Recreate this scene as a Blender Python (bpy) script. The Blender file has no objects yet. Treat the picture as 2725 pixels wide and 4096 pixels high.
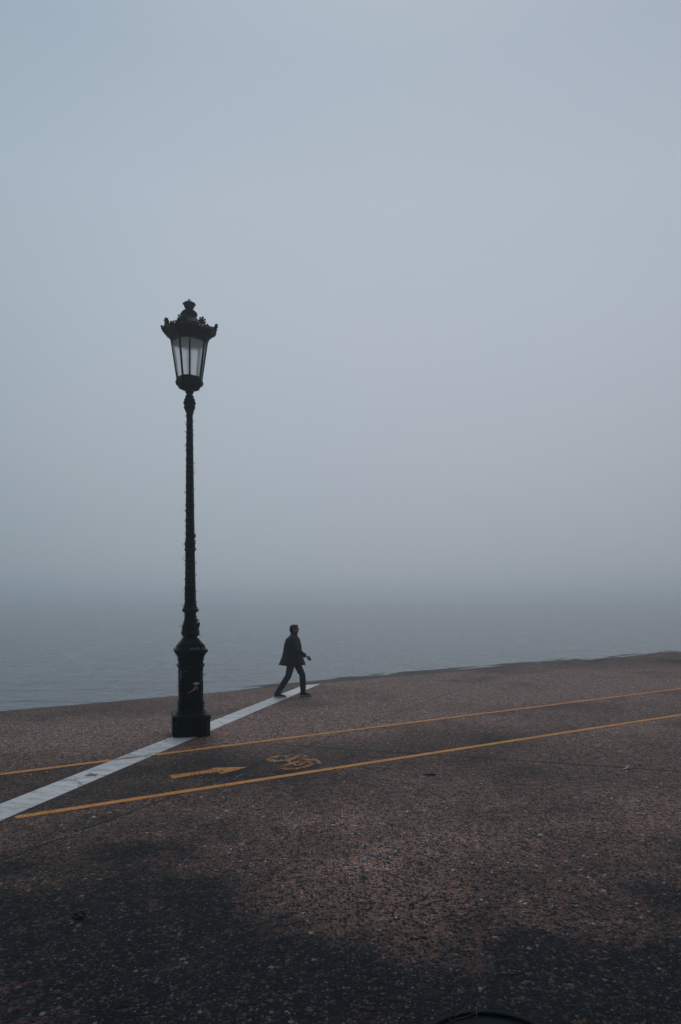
import bpy, bmesh, math, random
from mathutils import Vector, Matrix, noise

C = bpy.context.scene.collection
sc = bpy.context.scene
R = math.radians
rnd = random.Random(7)

# ------------------------------------------------------------------ camera
CAM_H = 2.3
cd = bpy.data.cameras.new('camera')
cam = bpy.data.objects.new('camera', cd)
C.objects.link(cam)
cam.location = (0, 0, CAM_H)
cam.rotation_euler = (R(90), 0, 0)
cd.sensor_fit = 'AUTO'
cd.sensor_width = 36.0
cd.lens = 24.0
cd.shift_y = 352 / 4096
cd.clip_start = 0.05
cd.clip_end = 3000
sc.camera = cam

# ------------------------------------------------------------------ sky and light
SUN_EL, SUN_AZ = 54, 4            # a veiled sun high over the sea
w = bpy.data.worlds.new('World')
sc.world = w
w.use_nodes = True
nt = w.node_tree
nt.nodes.clear()


def N(tree, kind, **kw):
    n = tree.nodes.new(kind)
    for k, v in kw.items():
        setattr(n, k, v)
    return n


def ramp(tree, stops, interp='LINEAR'):
    n = tree.nodes.new('ShaderNodeValToRGB')
    cr = n.color_ramp
    cr.interpolation = interp
    while len(cr.elements) < len(stops):
        cr.elements.new(0.5)
    for e, (p, c) in zip(cr.elements, stops):
        e.position = p
        e.color = (*c, 1) if len(c) == 3 else c
    return n


out = N(nt, 'ShaderNodeOutputWorld')
bg = N(nt, 'ShaderNodeBackground')
sky = N(nt, 'ShaderNodeTexSky', sky_type='NISHITA')
sky.sun_disc = False
sky.sun_elevation = R(SUN_EL)
sky.sun_rotation = R(SUN_AZ)
sky.dust_density = 4.0
tc = N(nt, 'ShaderNodeTexCoord')
sep = N(nt, 'ShaderNodeSeparateXYZ')
nt.links.new(tc.outputs['Generated'], sep.inputs[0])
# an overcast sky over fog: darkest at the horizon, brighter towards the zenith (values before the strength below)
grad = ramp(nt, [(0.0, (3.22, 3.70, 4.20)), (0.07, (3.46, 3.94, 4.45)), (0.20, (3.88, 4.36, 4.90)),
                 (0.38, (4.06, 4.72, 5.36)), (0.50, (4.02, 4.74, 5.48)), (0.62, (3.55, 4.30, 5.14)), (1.0, (3.7, 4.5, 5.4))], 'LINEAR')
# the ramp clamps nothing: colours above 1 are scaled here
nt.links.new(sep.outputs['Z'], grad.inputs[0])
# sky dimmed behind the viewer, in place of unseen buildings, to darken the lamp
back = N(nt, 'ShaderNodeMapRange', interpolation_type='SMOOTHSTEP')
back.inputs['From Min'].default_value = -0.55
back.inputs['From Max'].default_value = 0.35
back.inputs['To Min'].default_value = 0.22
back.inputs['To Max'].default_value = 1.0
nt.links.new(sep.outputs['Y'], back.inputs['Value'])
cl = N(nt, 'ShaderNodeTexNoise')
cl.inputs['Scale'].default_value = 1.6
cl.inputs['Detail'].default_value = 2.0
nt.links.new(tc.outputs['Generated'], cl.inputs['Vector'])
tint = ramp(nt, [(0.30, (0.965, 1.01, 1.02)), (0.70, (1.03, 1.0, 1.012))])
ta = N(nt, 'ShaderNodeMath', operation='MULTIPLY_ADD')      # colder to the left, lilac to the right
nt.links.new(sep.outputs['X'], ta.inputs[0])
ta.inputs[1].default_value = 0.35
nt.links.new(cl.outputs['Fac'], ta.inputs[2])
nt.links.new(ta.outputs[0], tint.inputs[0])
m1 = N(nt, 'ShaderNodeMix', data_type='RGBA', blend_type='MULTIPLY')
m1.inputs[0].default_value = 1
nt.links.new(grad.outputs[0], m1.inputs[6])
nt.links.new(tint.outputs[0], m1.inputs[7])
m2 = N(nt, 'ShaderNodeVectorMath', operation='SCALE')
# the hidden sun leaves one wide pale bloom in the fog
dt = N(nt, 'ShaderNodeVectorMath', operation='DOT_PRODUCT')
nt.links.new(tc.outputs['Generated'], dt.inputs[0])
dt.inputs[1].default_value = Vector((0.06, 0.88, 0.44)).normalized()
bl = N(nt, 'ShaderNodeMapRange', interpolation_type='SMOOTHSTEP')
bl.inputs['From Min'].default_value = 0.66
bl.inputs['From Max'].default_value = 1.0
bl.inputs['To Min'].default_value = 0.78
bl.inputs['To Max'].default_value = 1.03
nt.links.new(dt.outputs['Value'], bl.inputs['Value'])
m0 = N(nt, 'ShaderNodeVectorMath', operation='SCALE')
nt.links.new(m1.outputs[2], m0.inputs[0])
nt.links.new(bl.outputs[0], m0.inputs['Scale'])
nt.links.new(m0.outputs[0], m2.inputs[0])
nt.links.new(back.outputs[0], m2.inputs['Scale'])
m3 = N(nt, 'ShaderNodeMix', data_type='RGBA')
m3.inputs[0].default_value = 0.03
nt.links.new(m2.outputs[0], m3.inputs[6])
nt.links.new(sky.outputs[0], m3.inputs[7])
bg.inputs['Strength'].default_value = 0.096
nt.links.new(m3.outputs[2], bg.inputs['Color'])
nt.links.new(bg.outputs[0], out.inputs[0])

sd = bpy.data.lights.new('sun', 'SUN')
sd.energy = 0.6
sd.angle = R(60)
sd.color = (1.0, 0.97, 0.93)
sun = bpy.data.objects.new('sun', sd)
C.objects.link(sun)
az, el = R(SUN_AZ), R(SUN_EL)
sdir = Vector((math.sin(az) * math.cos(el), math.cos(az) * math.cos(el), math.sin(el)))
sun.rotation_euler = sdir.to_track_quat('Z', 'Y').to_euler()
sun.location = (30, 60, 60)

sc.view_settings.view_transform = 'Standard'
sc.view_settings.look = 'None'
sc.view_settings.gamma = 1
sc.view_settings.exposure = 0.0
sc.cycles.volume_bounces = 4
sc.cycles.max_bounces = 10
sc.cycles.transparent_max_bounces = 12
sc.cycles.use_denoising = True


# ------------------------------------------------------------------ helpers
def tag(o, label=None, cat=None, group=None, kind=None):
    if label: o['label'] = label
    if cat: o['category'] = cat
    if group: o['group'] = group
    if kind: o['kind'] = kind
    return o


def empty(name, loc, rz=0):
    o = bpy.data.objects.new(name, None)
    o.empty_display_size = 0.2
    o.location = loc
    o.rotation_euler = (0, 0, rz)
    C.objects.link(o)
    return o


def link(name, bm, mat, parent=None, smooth=False, auto=None):
    me = bpy.data.meshes.new(name)
    bmesh.ops.recalc_face_normals(bm, faces=bm.faces)
    bm.to_mesh(me)
    bm.free()
    me.materials.append(mat)
    if smooth:
        me.polygons.foreach_set('use_smooth', [True] * len(me.polygons))
        if auto:
            me.set_sharp_from_angle(angle=R(auto))
    o = bpy.data.objects.new(name, me)
    C.objects.link(o)
    if parent: o.parent = parent
    return o


def loft(bm, rings, cap0=True, cap1=True):
    vs = [[bm.verts.new(p) for p in r] for r in rings]
    n = len(rings[0])
    for a, b in zip(vs, vs[1:]):
        for i in range(n):
            j = (i + 1) % n
            bm.faces.new((a[i], a[j], b[j], b[i]))
    if cap0: bm.faces.new(vs[0][::-1])
    if cap1: bm.faces.new(vs[-1])


def lathe(bm, prof, seg=40, flute=0, depth=0.0, cx=0, cy=0):
    rings = []
    for z, r in prof:
        ring = []
        for i in range(seg):
            a = 2 * math.pi * i / seg
            rr = r * (1 - depth * (0.5 + 0.5 * math.cos(flute * a))) if flute else r
            ring.append((cx + rr * math.cos(a), cy + rr * math.sin(a), z))
        rings.append(ring)
    loft(bm, rings)


def bulge(z0, z1, r0, r1, n=6):
    """half-round moulding from z0 to z1 standing r1-r0 proud"""
    return [((z0 + z1) / 2 - (z1 - z0) / 2 * math.cos(math.pi * k / n), r0 + (r1 - r0) * math.sin(math.pi * k / n))
            for k in range(n + 1)]


def octring(z, rad, beta, phi):
    p = []
    for k in range(4):
        for s in (-1, 1):
            t = phi + k * math.pi / 2 + s * beta
            p.append(Vector((rad * math.sin(t), -rad * math.cos(t), z)))
    return p


def tube(bm, pts, rad, seg=8, closed=False):
    pts = [Vector(p) for p in pts]
    n = len(pts)
    rads = rad if isinstance(rad, (list, tuple)) else [rad] * n
    rings = []
    ref = Vector((0, 0, 1))
    for i, p in enumerate(pts):
        t = (pts[min(i + 1, n - 1)] - pts[max(i - 1, 0)]).normalized()
        if abs(t.dot(ref)) > 0.95: rf = Vector((1, 0, 0))
        else: rf = ref
        u = t.cross(rf).normalized()
        v = u.cross(t).normalized()
        r = rads[i]
        ru, rv = r if isinstance(r, tuple) else (r, r)
        rings.append([p + u * ru * math.cos(2 * math.pi * k / seg) + v * rv * math.sin(2 * math.pi * k / seg) for k in range(seg)])
    # keep neighbouring rings aligned
    for i in range(1, n):
        best, bd = 0, 1e9
        for s in range(seg):
            d = (rings[i][s] - rings[i - 1][0] - (pts[i] - pts[i - 1])).length
            if d < bd: best, bd = s, d
        rings[i] = rings[i][best:] + rings[i][:best]
    loft(bm, rings)


def ball(bm, c, r, seg=10):
    m = Matrix.Translation(c) @ Matrix.Diagonal((*((r, r, r) if isinstance(r, (int, float)) else r), 1))
    bmesh.ops.create_uvsphere(bm, u_segments=seg, v_segments=max(5, seg // 2 + 1), radius=1, matrix=m)


def box(bm, lo, hi, mat=None):
    lo, hi = Vector(lo), Vector(hi)
    m = Matrix.Translation((lo + hi) / 2) @ Matrix.Diagonal((*(hi - lo), 1))
    if mat is not None: m = mat @ m
    bmesh.ops.create_cube(bm, size=1, matrix=m)


def bar(bm, a, b, w, d, up):
    a, b, up = Vector(a), Vector(b), Vector(up)
    t = (b - a).normalized()
    u = t.cross(up).normalized()
    v = u.cross(t).normalized()
    rings = [[p + u * w / 2 * sx + v * d / 2 * sy for sx, sy in ((-1, -1), (1, -1), (1, 1), (-1, 1))] for p in (a, b)]
    loft(bm, rings)


# ------------------------------------------------------------------ materials
def new_mat(name):
    m = bpy.data.materials.new(name)
    m.use_nodes = True
    t = m.node_tree
    b = t.nodes['Principled BSDF']
    return m, t, b


def simple(name, col, rough, var=0.25, scale=12, metallic=0, spec=0.5, bump=0.0, bscale=60):
    m, t, b = new_mat(name)
    co = N(t, 'ShaderNodeTexCoord')
    nz = N(t, 'ShaderNodeTexNoise')
    nz.inputs['Scale'].default_value = scale
    nz.inputs['Detail'].default_value = 5
    t.links.new(co.outputs['Object'], nz.inputs['Vector'])
    lo = tuple(c * (1 - var) for c in col)
    hi = tuple(c * (1 + var) for c in col)
    r = ramp(t, [(0.3, lo), (0.7, hi)])
    t.links.new(nz.outputs['Fac'], r.inputs[0])
    t.links.new(r.outputs[0], b.inputs['Base Color'])
    rr = N(t, 'ShaderNodeMapRange')
    rr.inputs['To Min'].default_value = max(0, rough - 0.12)
    rr.inputs['To Max'].default_value = min(1, rough + 0.12)
    t.links.new(nz.outputs['Fac'], rr.inputs['Value'])
    t.links.new(rr.outputs[0], b.inputs['Roughness'])
    b.inputs['Metallic'].default_value = metallic
    b.inputs['Specular IOR Level'].default_value = spec
    if bump:
        n2 = N(t, 'ShaderNodeTexNoise')
        n2.inputs['Scale'].default_value = bscale
        n2.inputs['Detail'].default_value = 4
        t.links.new(co.outputs['Object'], n2.inputs['Vector'])
        bp = N(t, 'ShaderNodeBump')
        bp.inputs['Strength'].default_value = bump
        bp.inputs['Distance'].default_value = 0.01
        t.links.new(n2.outputs['Fac'], bp.inputs['Height'])
        t.links.new(bp.outputs[0], b.inputs['Normal'])
    return m


M = {}


def iron_mat():
    """old dark green-black paint on cast iron, dusty and streaked"""
    m, t, b = new_mat('painted_cast_iron')
    co = N(t, 'ShaderNodeTexCoord')
    mp = N(t, 'ShaderNodeMapping')
    mp.inputs['Scale'].default_value = (14, 14, 2.5)
    t.links.new(co.outputs['Object'], mp.inputs['Vector'])
    nz = N(t, 'ShaderNodeTexNoise')
    nz.inputs['Scale'].default_value = 1
    nz.inputs['Detail'].default_value = 6
    t.links.new(mp.outputs[0], nz.inputs['Vector'])
    r = ramp(t, [(0.25, (0.0012, 0.0110, 0.0145)), (0.55, (0.0028, 0.0220, 0.0275)), (0.8, (0.010, 0.042, 0.0490))])
    t.links.new(nz.outputs['Fac'], r.inputs[0])
    t.links.new(r.outputs[0], b.inputs['Base Color'])
    rr = N(t, 'ShaderNodeMapRange')
    rr.inputs['To Min'].default_value = 0.35
    rr.inputs['To Max'].default_value = 0.65
    t.links.new(nz.outputs['Fac'], rr.inputs['Value'])
    t.links.new(rr.outputs[0], b.inputs['Roughness'])
    b.inputs['Specular IOR Level'].default_value = 0.14
    n2 = N(t, 'ShaderNodeTexNoise')
    n2.inputs['Scale'].default_value = 45
    n2.inputs['Detail'].default_value = 4
    t.links.new(co.outputs['Object'], n2.inputs['Vector'])
    bp = N(t, 'ShaderNodeBump')
    bp.inputs['Strength'].default_value = 0.35
    bp.inputs['Distance'].default_value = 0.008
    t.links.new(n2.outputs['Fac'], bp.inputs['Height'])
    t.links.new(bp.outputs[0], b.inputs['Normal'])
    return m


def math_(t, op, a, b=None, c=None):
    n = N(t, 'ShaderNodeMath', operation=op)
    for i, v in enumerate((a, b, c)):
        if v is None: continue
        if isinstance(v, (int, float)): n.inputs[i].default_value = v
        else: t.links.new(v, n.inputs[i])
    return n.outputs[0]


def mixc(t, fac, a, b, blend='MIX'):
    n = N(t, 'ShaderNodeMix', data_type='RGBA', blend_type=blend)
    for i, v in ((0, fac), (6, a), (7, b)):
        if isinstance(v, (int, float)): n.inputs[i].default_value = v
        elif isinstance(v, tuple): n.inputs[i].default_value = (*v, 1)
        else: t.links.new(v, n.inputs[i])
    return n.outputs[2]


def smooth(t, v, a, b, lo=0.0, hi=1.0):
    n = N(t, 'ShaderNodeMapRange', interpolation_type='SMOOTHSTEP')
    n.inputs['From Min'].default_value = a
    n.inputs['From Max'].default_value = b
    n.inputs['To Min'].default_value = lo
    n.inputs['To Max'].default_value = hi
    t.links.new(v, n.inputs['Value'])
    return n.outputs[0]


def line_dist(t, x, y, p, q):
    """distance to the line through p and q, in metres"""
    d = (Vector(q) - Vector(p)).normalized()
    n = (-d.y, d.x)
    s = math_(t, 'ADD', math_(t, 'MULTIPLY', x, n[0]), math_(t, 'MULTIPLY', y, n[1]))
    return math_(t, 'SUBTRACT', s, n[0] * p[0] + n[1] * p[1])


def aggregate_mat():
    """exposed-aggregate concrete: sea pebbles set in a brown binder, damp and dirty in patches, foreground shade painted in"""
    m, t, b = new_mat('pebble_concrete')
    L = t.links
    co = N(t, 'ShaderNodeTexCoord')
    P = co.outputs['Object']
    sp = N(t, 'ShaderNodeSeparateXYZ')
    L.new(P, sp.inputs[0])
    X, Y = sp.outputs['X'], sp.outputs['Y']
    wn = N(t, 'ShaderNodeTexNoise')
    wn.inputs['Scale'].default_value = 45
    wn.inputs['Detail'].default_value = 2
    L.new(P, wn.inputs['Vector'])
    wv = N(t, 'ShaderNodeVectorMath', operation='SCALE')
    wv.inputs['Scale'].default_value = 0.022
    L.new(wn.outputs['Color'], wv.inputs[0])
    wp = N(t, 'ShaderNodeVectorMath', operation='ADD')
    L.new(P, wp.inputs[0])
    L.new(wv.outputs[0], wp.inputs[1])

    def noise_(scale, detail=3, rough=0.55, src=P):
        n = N(t, 'ShaderNodeTexNoise')
        n.inputs['Scale'].default_value = scale
        n.inputs['Detail'].default_value = detail
        n.inputs['Roughness'].default_value = rough
        L.new(src, n.inputs['Vector'])
        return n.outputs['Fac']

    big = noise_(0.33, 3, 0.6)
    mid = noise_(1.3, 4, 0.6)
    # dirt and damp patches, plus foreground shade and far sheen painted into the colour
    patch = math_(t, 'ADD', math_(t, 'MULTIPLY', big, 0.65), math_(t, 'MULTIPLY', mid, 0.35))
    dirt_shade = smooth(t, patch, 0.62, 0.28)                       # 1 = dark damp, 0 = clean brown
    for (px, py, rx, ry, amt) in DAMP_AND_SHADE:
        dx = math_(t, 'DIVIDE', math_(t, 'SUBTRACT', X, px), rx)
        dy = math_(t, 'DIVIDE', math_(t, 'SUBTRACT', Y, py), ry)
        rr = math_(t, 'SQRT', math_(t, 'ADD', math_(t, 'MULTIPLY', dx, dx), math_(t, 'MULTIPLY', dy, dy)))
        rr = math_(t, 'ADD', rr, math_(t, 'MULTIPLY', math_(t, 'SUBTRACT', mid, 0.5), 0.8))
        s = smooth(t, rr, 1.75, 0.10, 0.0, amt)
        dirt_shade = math_(t, 'ADD', dirt_shade, s)
    # the lane between the yellow lines is worn darker
    d1 = line_dist(t, X, Y, *LANE_A)
    d2 = line_dist(t, X, Y, *LANE_B)
    lane = math_(t, 'MULTIPLY', smooth(t, d1, 0.10, -0.15), smooth(t, d2, -0.12, 0.12))
    dirt_shade = math_(t, 'ADD', dirt_shade, math_(t, 'MULTIPLY', lane, 0.40))
    dry = smooth(t, dirt_shade, 0.05, -0.65)                        # bleached, dry stretches, far sheen painted in too
    dirt_shade = math_(t, 'MINIMUM', math_(t, 'MAXIMUM', dirt_shade, 0.0), 1.0)

    matrix = mixc(t, dirt_shade, (0.250, 0.138, 0.101), (0.0040, 0.0095, 0.0140))
    fine = noise_(230, 2)
    matrix = mixc(t, 1.0, matrix, ramp_out(t, fine, [(0.3, (0.55, 0.55, 0.58)), (0.7, (1.35, 1.3, 1.25))]), 'MULTIPLY')
    rust = smooth(t, noise_(2.1, 4, 0.65), 0.54, 0.74, 0.0, 0.45)
    rust = math_(t, 'MULTIPLY', rust, math_(t, 'SUBTRACT', 1.0, math_(t, 'MULTIPLY', dirt_shade, 0.7)))
    matrix = mixc(t, rust, matrix, (0.17, 0.085, 0.058))

    def stones(scale, lo, hi, stops):
        v = N(t, 'ShaderNodeTexVoronoi', voronoi_dimensions='2D', feature='F1')
        v.inputs['Scale'].default_value = scale
        v.inputs['Randomness'].default_value = 1.0
        L.new(wp.outputs[0], v.inputs['Vector'])
        c = N(t, 'ShaderNodeSeparateColor')
        L.new(v.outputs['Color'], c.inputs[0])
        size = smooth(t, c.outputs[1], 0, 1, lo, hi)
        k = math_(t, 'SUBTRACT', size, v.outputs['Distance'])
        mask = smooth(t, k, -0.02, 0.06)
        col = ramp_out(t, c.outputs[0], stops, 'CONSTANT')
        dome = math_(t, 'MAXIMUM', k, 0.0)
        return mask, col, dome, c

    big_stops = [(0.0, (0.0035, 0.0075, 0.0115)), (0.38, (0.010, 0.018, 0.026)), (0.56, (0.036, 0.045, 0.058)),
                 (0.70, (0.15, 0.075, 0.045)), (0.79, (0.18, 0.115, 0.08)), (0.87, (0.10, 0.105, 0.115)),
                 (0.955, (0.24, 0.20, 0.18)), (0.988, (0.42, 0.42, 0.42))]
    sm_stops = [(0.0, (0.003, 0.007, 0.011)), (0.36, (0.010, 0.017, 0.025)), (0.56, (0.046, 0.054, 0.066)),
                (0.72, (0.13, 0.075, 0.05)), (0.82, (0.15, 0.10, 0.075)), (0.925, (0.34, 0.32, 0.31))]
    mB, cB, hB, sB = stones(31, 0.20, 0.57, big_stops)
    mS, cS, hS, sS = stones(66, 0.20, 0.60, sm_stops)
    # dirt and painted shade lie on the stones as well, the palest ones stay clean
    col = mixc(t, mS, matrix, mixc(t, math_(t, 'MULTIPLY', dirt_shade, 0.6), cS, (0.0025, 0.0065, 0.0100)))
    col = mixc(t, mB, col, mixc(t, math_(t, 'MULTIPLY', dirt_shade, 0.62), cB, (0.0022, 0.0060, 0.0092)))

    # hand-sized clumps: coarse and fine, clean and sooty
    cl = noise_(9.0, 4, 0.7)
    col = mixc(t, 1.0, col, ramp_out(t, cl, [(0.30, (0.52, 0.55, 0.58)), (0.50, (1.0, 1.0, 1.0)), (0.70, (1.42, 1.38, 1.34))]), 'MULTIPLY')
    col = mixc(t, dry, col, mixc(t, 1.0, col, (1.75, 1.80, 1.86), 'MULTIPLY'))
    # joints and cracks
    jn = noise_(3.0, 3)
    for p, q, wd, amt in JOINTS:
        d = line_dist(t, X, Y, p, q)
        d = math_(t, 'ADD', d, math_(t, 'MULTIPLY', math_(t, 'SUBTRACT', jn, 0.5), 0.035))
        g = smooth(t, math_(t, 'ABSOLUTE', d), wd, wd * 0.3, 0.0, amt)
        dv = (Vector(q) - Vector(p))
        ln = dv.length
        dv.normalize()
        s = math_(t, 'ADD', math_(t, 'MULTIPLY', X, dv.x), math_(t, 'MULTIPLY', Y, dv.y))
        s = math_(t, 'SUBTRACT', s, dv.x * p[0] + dv.y * p[1])
        g = math_(t, 'MULTIPLY', g, math_(t, 'MULTIPLY', smooth(t, s, -0.3, 0.1), smooth(t, s, ln + 0.3, ln - 0.1)))
        col = mixc(t, g, col, (0.008, 0.011, 0.014))
    L.new(col, b.inputs['Base Color'])
    b.inputs['Specular IOR Level'].default_value = 0.10
    L.new(smooth(t, dirt_shade, 0, 1, 0.66, 0.72), b.inputs['Roughness'])
    h = math_(t, 'ADD', math_(t, 'MULTIPLY', hB, 1.0), math_(t, 'MULTIPLY', hS, 0.5))
    h = math_(t, 'ADD', h, math_(t, 'MULTIPLY', fine, 0.10))
    bp = N(t, 'ShaderNodeBump')
    bp.inputs['Strength'].default_value = 0.8
    bp.inputs['Distance'].default_value = 0.012
    L.new(h, bp.inputs['Height'])
    L.new(bp.outputs[0], b.inputs['Normal'])
    return m


def ramp_out(t, fac, stops, interp='LINEAR'):
    r = ramp(t, stops, interp)
    t.links.new(fac, r.inputs[0])
    return r.outputs[0]


def paint_mat(name, col, wear, scale=38):
    """thin road paint with worn-through specks: bare ground shows where it is gone"""
    m, t, b = new_mat(name)
    L = t.links
    co = N(t, 'ShaderNodeTexCoord')
    n1 = N(t, 'ShaderNodeTexNoise')
    n1.inputs['Scale'].default_value = scale
    n1.inputs['Detail'].default_value = 4
    n1.inputs['Roughness'].default_value = 0.7
    L.new(co.outputs['Object'], n1.inputs['Vector'])
    n2 = N(t, 'ShaderNodeTexNoise')
    n2.inputs['Scale'].default_value = 3.0
    n2.inputs['Detail'].default_value = 3
    L.new(co.outputs['Object'], n2.inputs['Vector'])
    v = math_(t, 'ADD', n1.outputs['Fac'], math_(t, 'MULTIPLY', math_(t, 'SUBTRACT', n2.outputs['Fac'], 0.5), 0.35))
    gone = smooth(t, v, wear, wear - 0.06)
    c = ramp_out(t, n1.outputs['Fac'], [(0.3, tuple(x * 0.62 for x in col)), (0.7, tuple(x * 1.15 for x in col))])
    L.new(c, b.inputs['Base Color'])
    b.inputs['Roughness'].default_value = 0.6
    b.inputs['Specular IOR Level'].default_value = 0.3
    bp = N(t, 'ShaderNodeBump')
    bp.inputs['Strength'].default_value = 0.5
    bp.inputs['Distance'].default_value = 0.006
    L.new(n1.outputs['Fac'], bp.inputs['Height'])
    L.new(bp.outputs[0], b.inputs['Normal'])
    tr = N(t, 'ShaderNodeBsdfTransparent')
    mx = N(t, 'ShaderNodeMixShader')
    L.new(gone, mx.inputs[0])
    L.new(b.outputs[0], mx.inputs[1])
    L.new(tr.outputs[0], mx.inputs[2])
    L.new(mx.outputs[0], t.nodes['Material Output'].inputs['Surface'])
    return m


def marble_mat(d, o):
    """pale stone slabs, scuffed, with joints every few metres and thin cracks; d = running direction"""
    m, t, b = new_mat('white_stone')
    L = t.links
    co = N(t, 'ShaderNodeTexCoord')
    mp = N(t, 'ShaderNodeMapping', vector_type='TEXTURE')
    mp.inputs['Location'].default_value = (o[0], o[1], 0)
    mp.inputs['Rotation'].default_value = (0, 0, math.atan2(d[1], d[0]))
    L.new(co.outputs['Object'], mp.inputs['Vector'])
    P = mp.outputs[0]                                   # x runs along the band, y across it
    sp = N(t, 'ShaderNodeSeparateXYZ')
    L.new(P, sp.inputs[0])
    st = N(t, 'ShaderNodeMapping')
    st.inputs['Scale'].default_value = (9, 3.0, 1)
    st.inputs['Rotation'].default_value = (0, 0, R(40))
    L.new(P, st.inputs['Vector'])
    n1 = N(t, 'ShaderNodeTexNoise')
    n1.inputs['Scale'].default_value = 1.0
    n1.inputs['Detail'].default_value = 7
    n1.inputs['Roughness'].default_value = 0.65
    L.new(st.outputs[0], n1.inputs['Vector'])
    col = ramp_out(t, n1.outputs['Fac'], [(0.30, (0.36, 0.375, 0.39)), (0.5, (0.66, 0.665, 0.68)), (0.70, (0.80, 0.80, 0.81))])
    # slabs differ a little in tone
    slab = math_(t, 'FLOOR', math_(t, 'DIVIDE', sp.outputs['X'], 1.55))
    wn = N(t, 'ShaderNodeTexWhiteNoise', noise_dimensions='1D')
    L.new(slab, wn.inputs['W'])
    tone = ramp_out(t, wn.outputs['Value'], [(0, (0.80, 0.82, 0.84)), (1, (1.06, 1.05, 1.04))])
    col = mixc(t, 1.0, col, tone, 'MULTIPLY')
    fx = math_(t, 'FRACT', math_(t, 'DIVIDE', sp.outputs['X'], 1.55))
    jd = math_(t, 'MULTIPLY', math_(t, 'MINIMUM', fx, math_(t, 'SUBTRACT', 1.0, fx)), 1.55)
    col = mixc(t, smooth(t, jd, 0.010, 0.003, 0.0, 0.7), col, (0.10, 0.11, 0.12))
    # cracks
    ck = N(t, 'ShaderNodeTexVoronoi', feature='DISTANCE_TO_EDGE', voronoi_dimensions='2D')
    ck.inputs['Scale'].default_value = 1.1
    cw = N(t, 'ShaderNodeVectorMath', operation='ADD')
    cs = N(t, 'ShaderNodeVectorMath', operation='SCALE')
    cs.inputs['Scale'].default_value = 0.5
    L.new(n1.outputs['Color'], cs.inputs[0])
    L.new(P, cw.inputs[0])
    L.new(cs.outputs[0], cw.inputs[1])
    L.new(cw.outputs[0], ck.inputs['Vector'])
    n3 = N(t, 'ShaderNodeTexNoise')
    n3.inputs['Scale'].default_value = 1.4
    L.new(P, n3.inputs['Vector'])
    cm = math_(t, 'MULTIPLY', smooth(t, ck.outputs['Distance'], 0.024, 0.006, 0.0, 0.85), smooth(t, n3.outputs['Fac'], 0.44, 0.54))
    col = mixc(t, cm, col, (0.06, 0.07, 0.08))
    # dark scuffs and dirt
    n4 = N(t, 'ShaderNodeTexNoise')
    n4.inputs['Scale'].default_value = 26
    n4.inputs['Detail'].default_value = 6
    n4.inputs['Roughness'].default_value = 0.75
    L.new(P, n4.inputs['Vector'])
    col = mixc(t, smooth(t, n4.outputs['Fac'], 0.53, 0.70, 0.0, 0.6), col, (0.12, 0.13, 0.145))
    L.new(col, b.inputs['Base Color'])
    b.inputs['Roughness'].default_value = 0.5
    bp = N(t, 'ShaderNodeBump')
    bp.inputs['Strength'].default_value = 0.25
    bp.inputs['Distance'].default_value = 0.006
    L.new(n4.outputs['Fac'], bp.inputs['Height'])
    L.new(bp.outputs[0], b.inputs['Normal'])
    return m


def water_mat():
    m, t, b = new_mat('sea_water')
    L = t.links
    b.inputs['Base Color'].default_value = (0.026, 0.048, 0.062, 1)
    b.inputs['Roughness'].default_value = 0.10
    b.inputs['IOR'].default_value = 1.33
    co = N(t, 'ShaderNodeTexCoord')

    def layer(sx, sy, rot, detail):
        mp = N(t, 'ShaderNodeMapping')
        mp.inputs['Scale'].default_value = (sx, sy, 1)
        mp.inputs['Rotation'].default_value = (0, 0, R(rot))
        L.new(co.outputs['Object'], mp.inputs['Vector'])
        n = N(t, 'ShaderNodeTexNoise')
        n.inputs['Scale'].default_value = 1
        n.inputs['Detail'].default_value = detail
        n.inputs['Roughness'].default_value = 0.55
        L.new(mp.outputs[0], n.inputs['Vector'])
        return n.outputs['Fac']
    a = layer(0.42, 1.15, -7, 3)
    c = layer(1.7, 4.2, 6, 2)
    h = math_(t, 'ADD', a, math_(t, 'MULTIPLY', c, 0.22))
    bp = N(t, 'ShaderNodeBump')
    bp.inputs['Strength'].default_value = 1.0
    bp.inputs['Distance'].default_value = 0.12
    L.new(h, bp.inputs['Height'])
    L.new(bp.outputs[0], b.inputs['Normal'])
    return m


def frosted_mat():
    m, t, b = new_mat('frosted_glass')
    L = t.links
    tl = N(t, 'ShaderNodeBsdfTranslucent')
    tl.inputs[0].default_value = (0.95, 0.97, 0.98, 1)
    gl = N(t, 'ShaderNodeBsdfRefraction')
    gl.inputs['Color'].default_value = (0.98, 0.985, 0.99, 1)
    gl.inputs['Roughness'].default_value = 0.85
    gl.inputs['IOR'].default_value = 1.08
    mx = N(t, 'ShaderNodeMixShader')
    mx.inputs[0].default_value = 0.66
    L.new(tl.outputs[0], mx.inputs[1])
    L.new(gl.outputs[0], mx.inputs[2])
    df = N(t, 'ShaderNodeBsdfDiffuse')
    df.inputs[0].default_value = (0.80, 0.83, 0.85, 1)
    m2 = N(t, 'ShaderNodeMixShader')
    m2.inputs[0].default_value = 0.06
    L.new(mx.outputs[0], m2.inputs[1])
    L.new(df.outputs[0], m2.inputs[2])
    L.new(m2.outputs[0], t.nodes['Material Output'].inputs['Surface'])
    return m


# ------------------------------------------------------------------ the ground plan (metres; camera above the origin, y to the sea)
F = 2730.0


def g(px, py):
    """a spot of the ground plan from its survey reading"""
    y = CAM_H * F / (py - 2400.0)
    return Vector(((px - 1362.5) * y / F, y))


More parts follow.
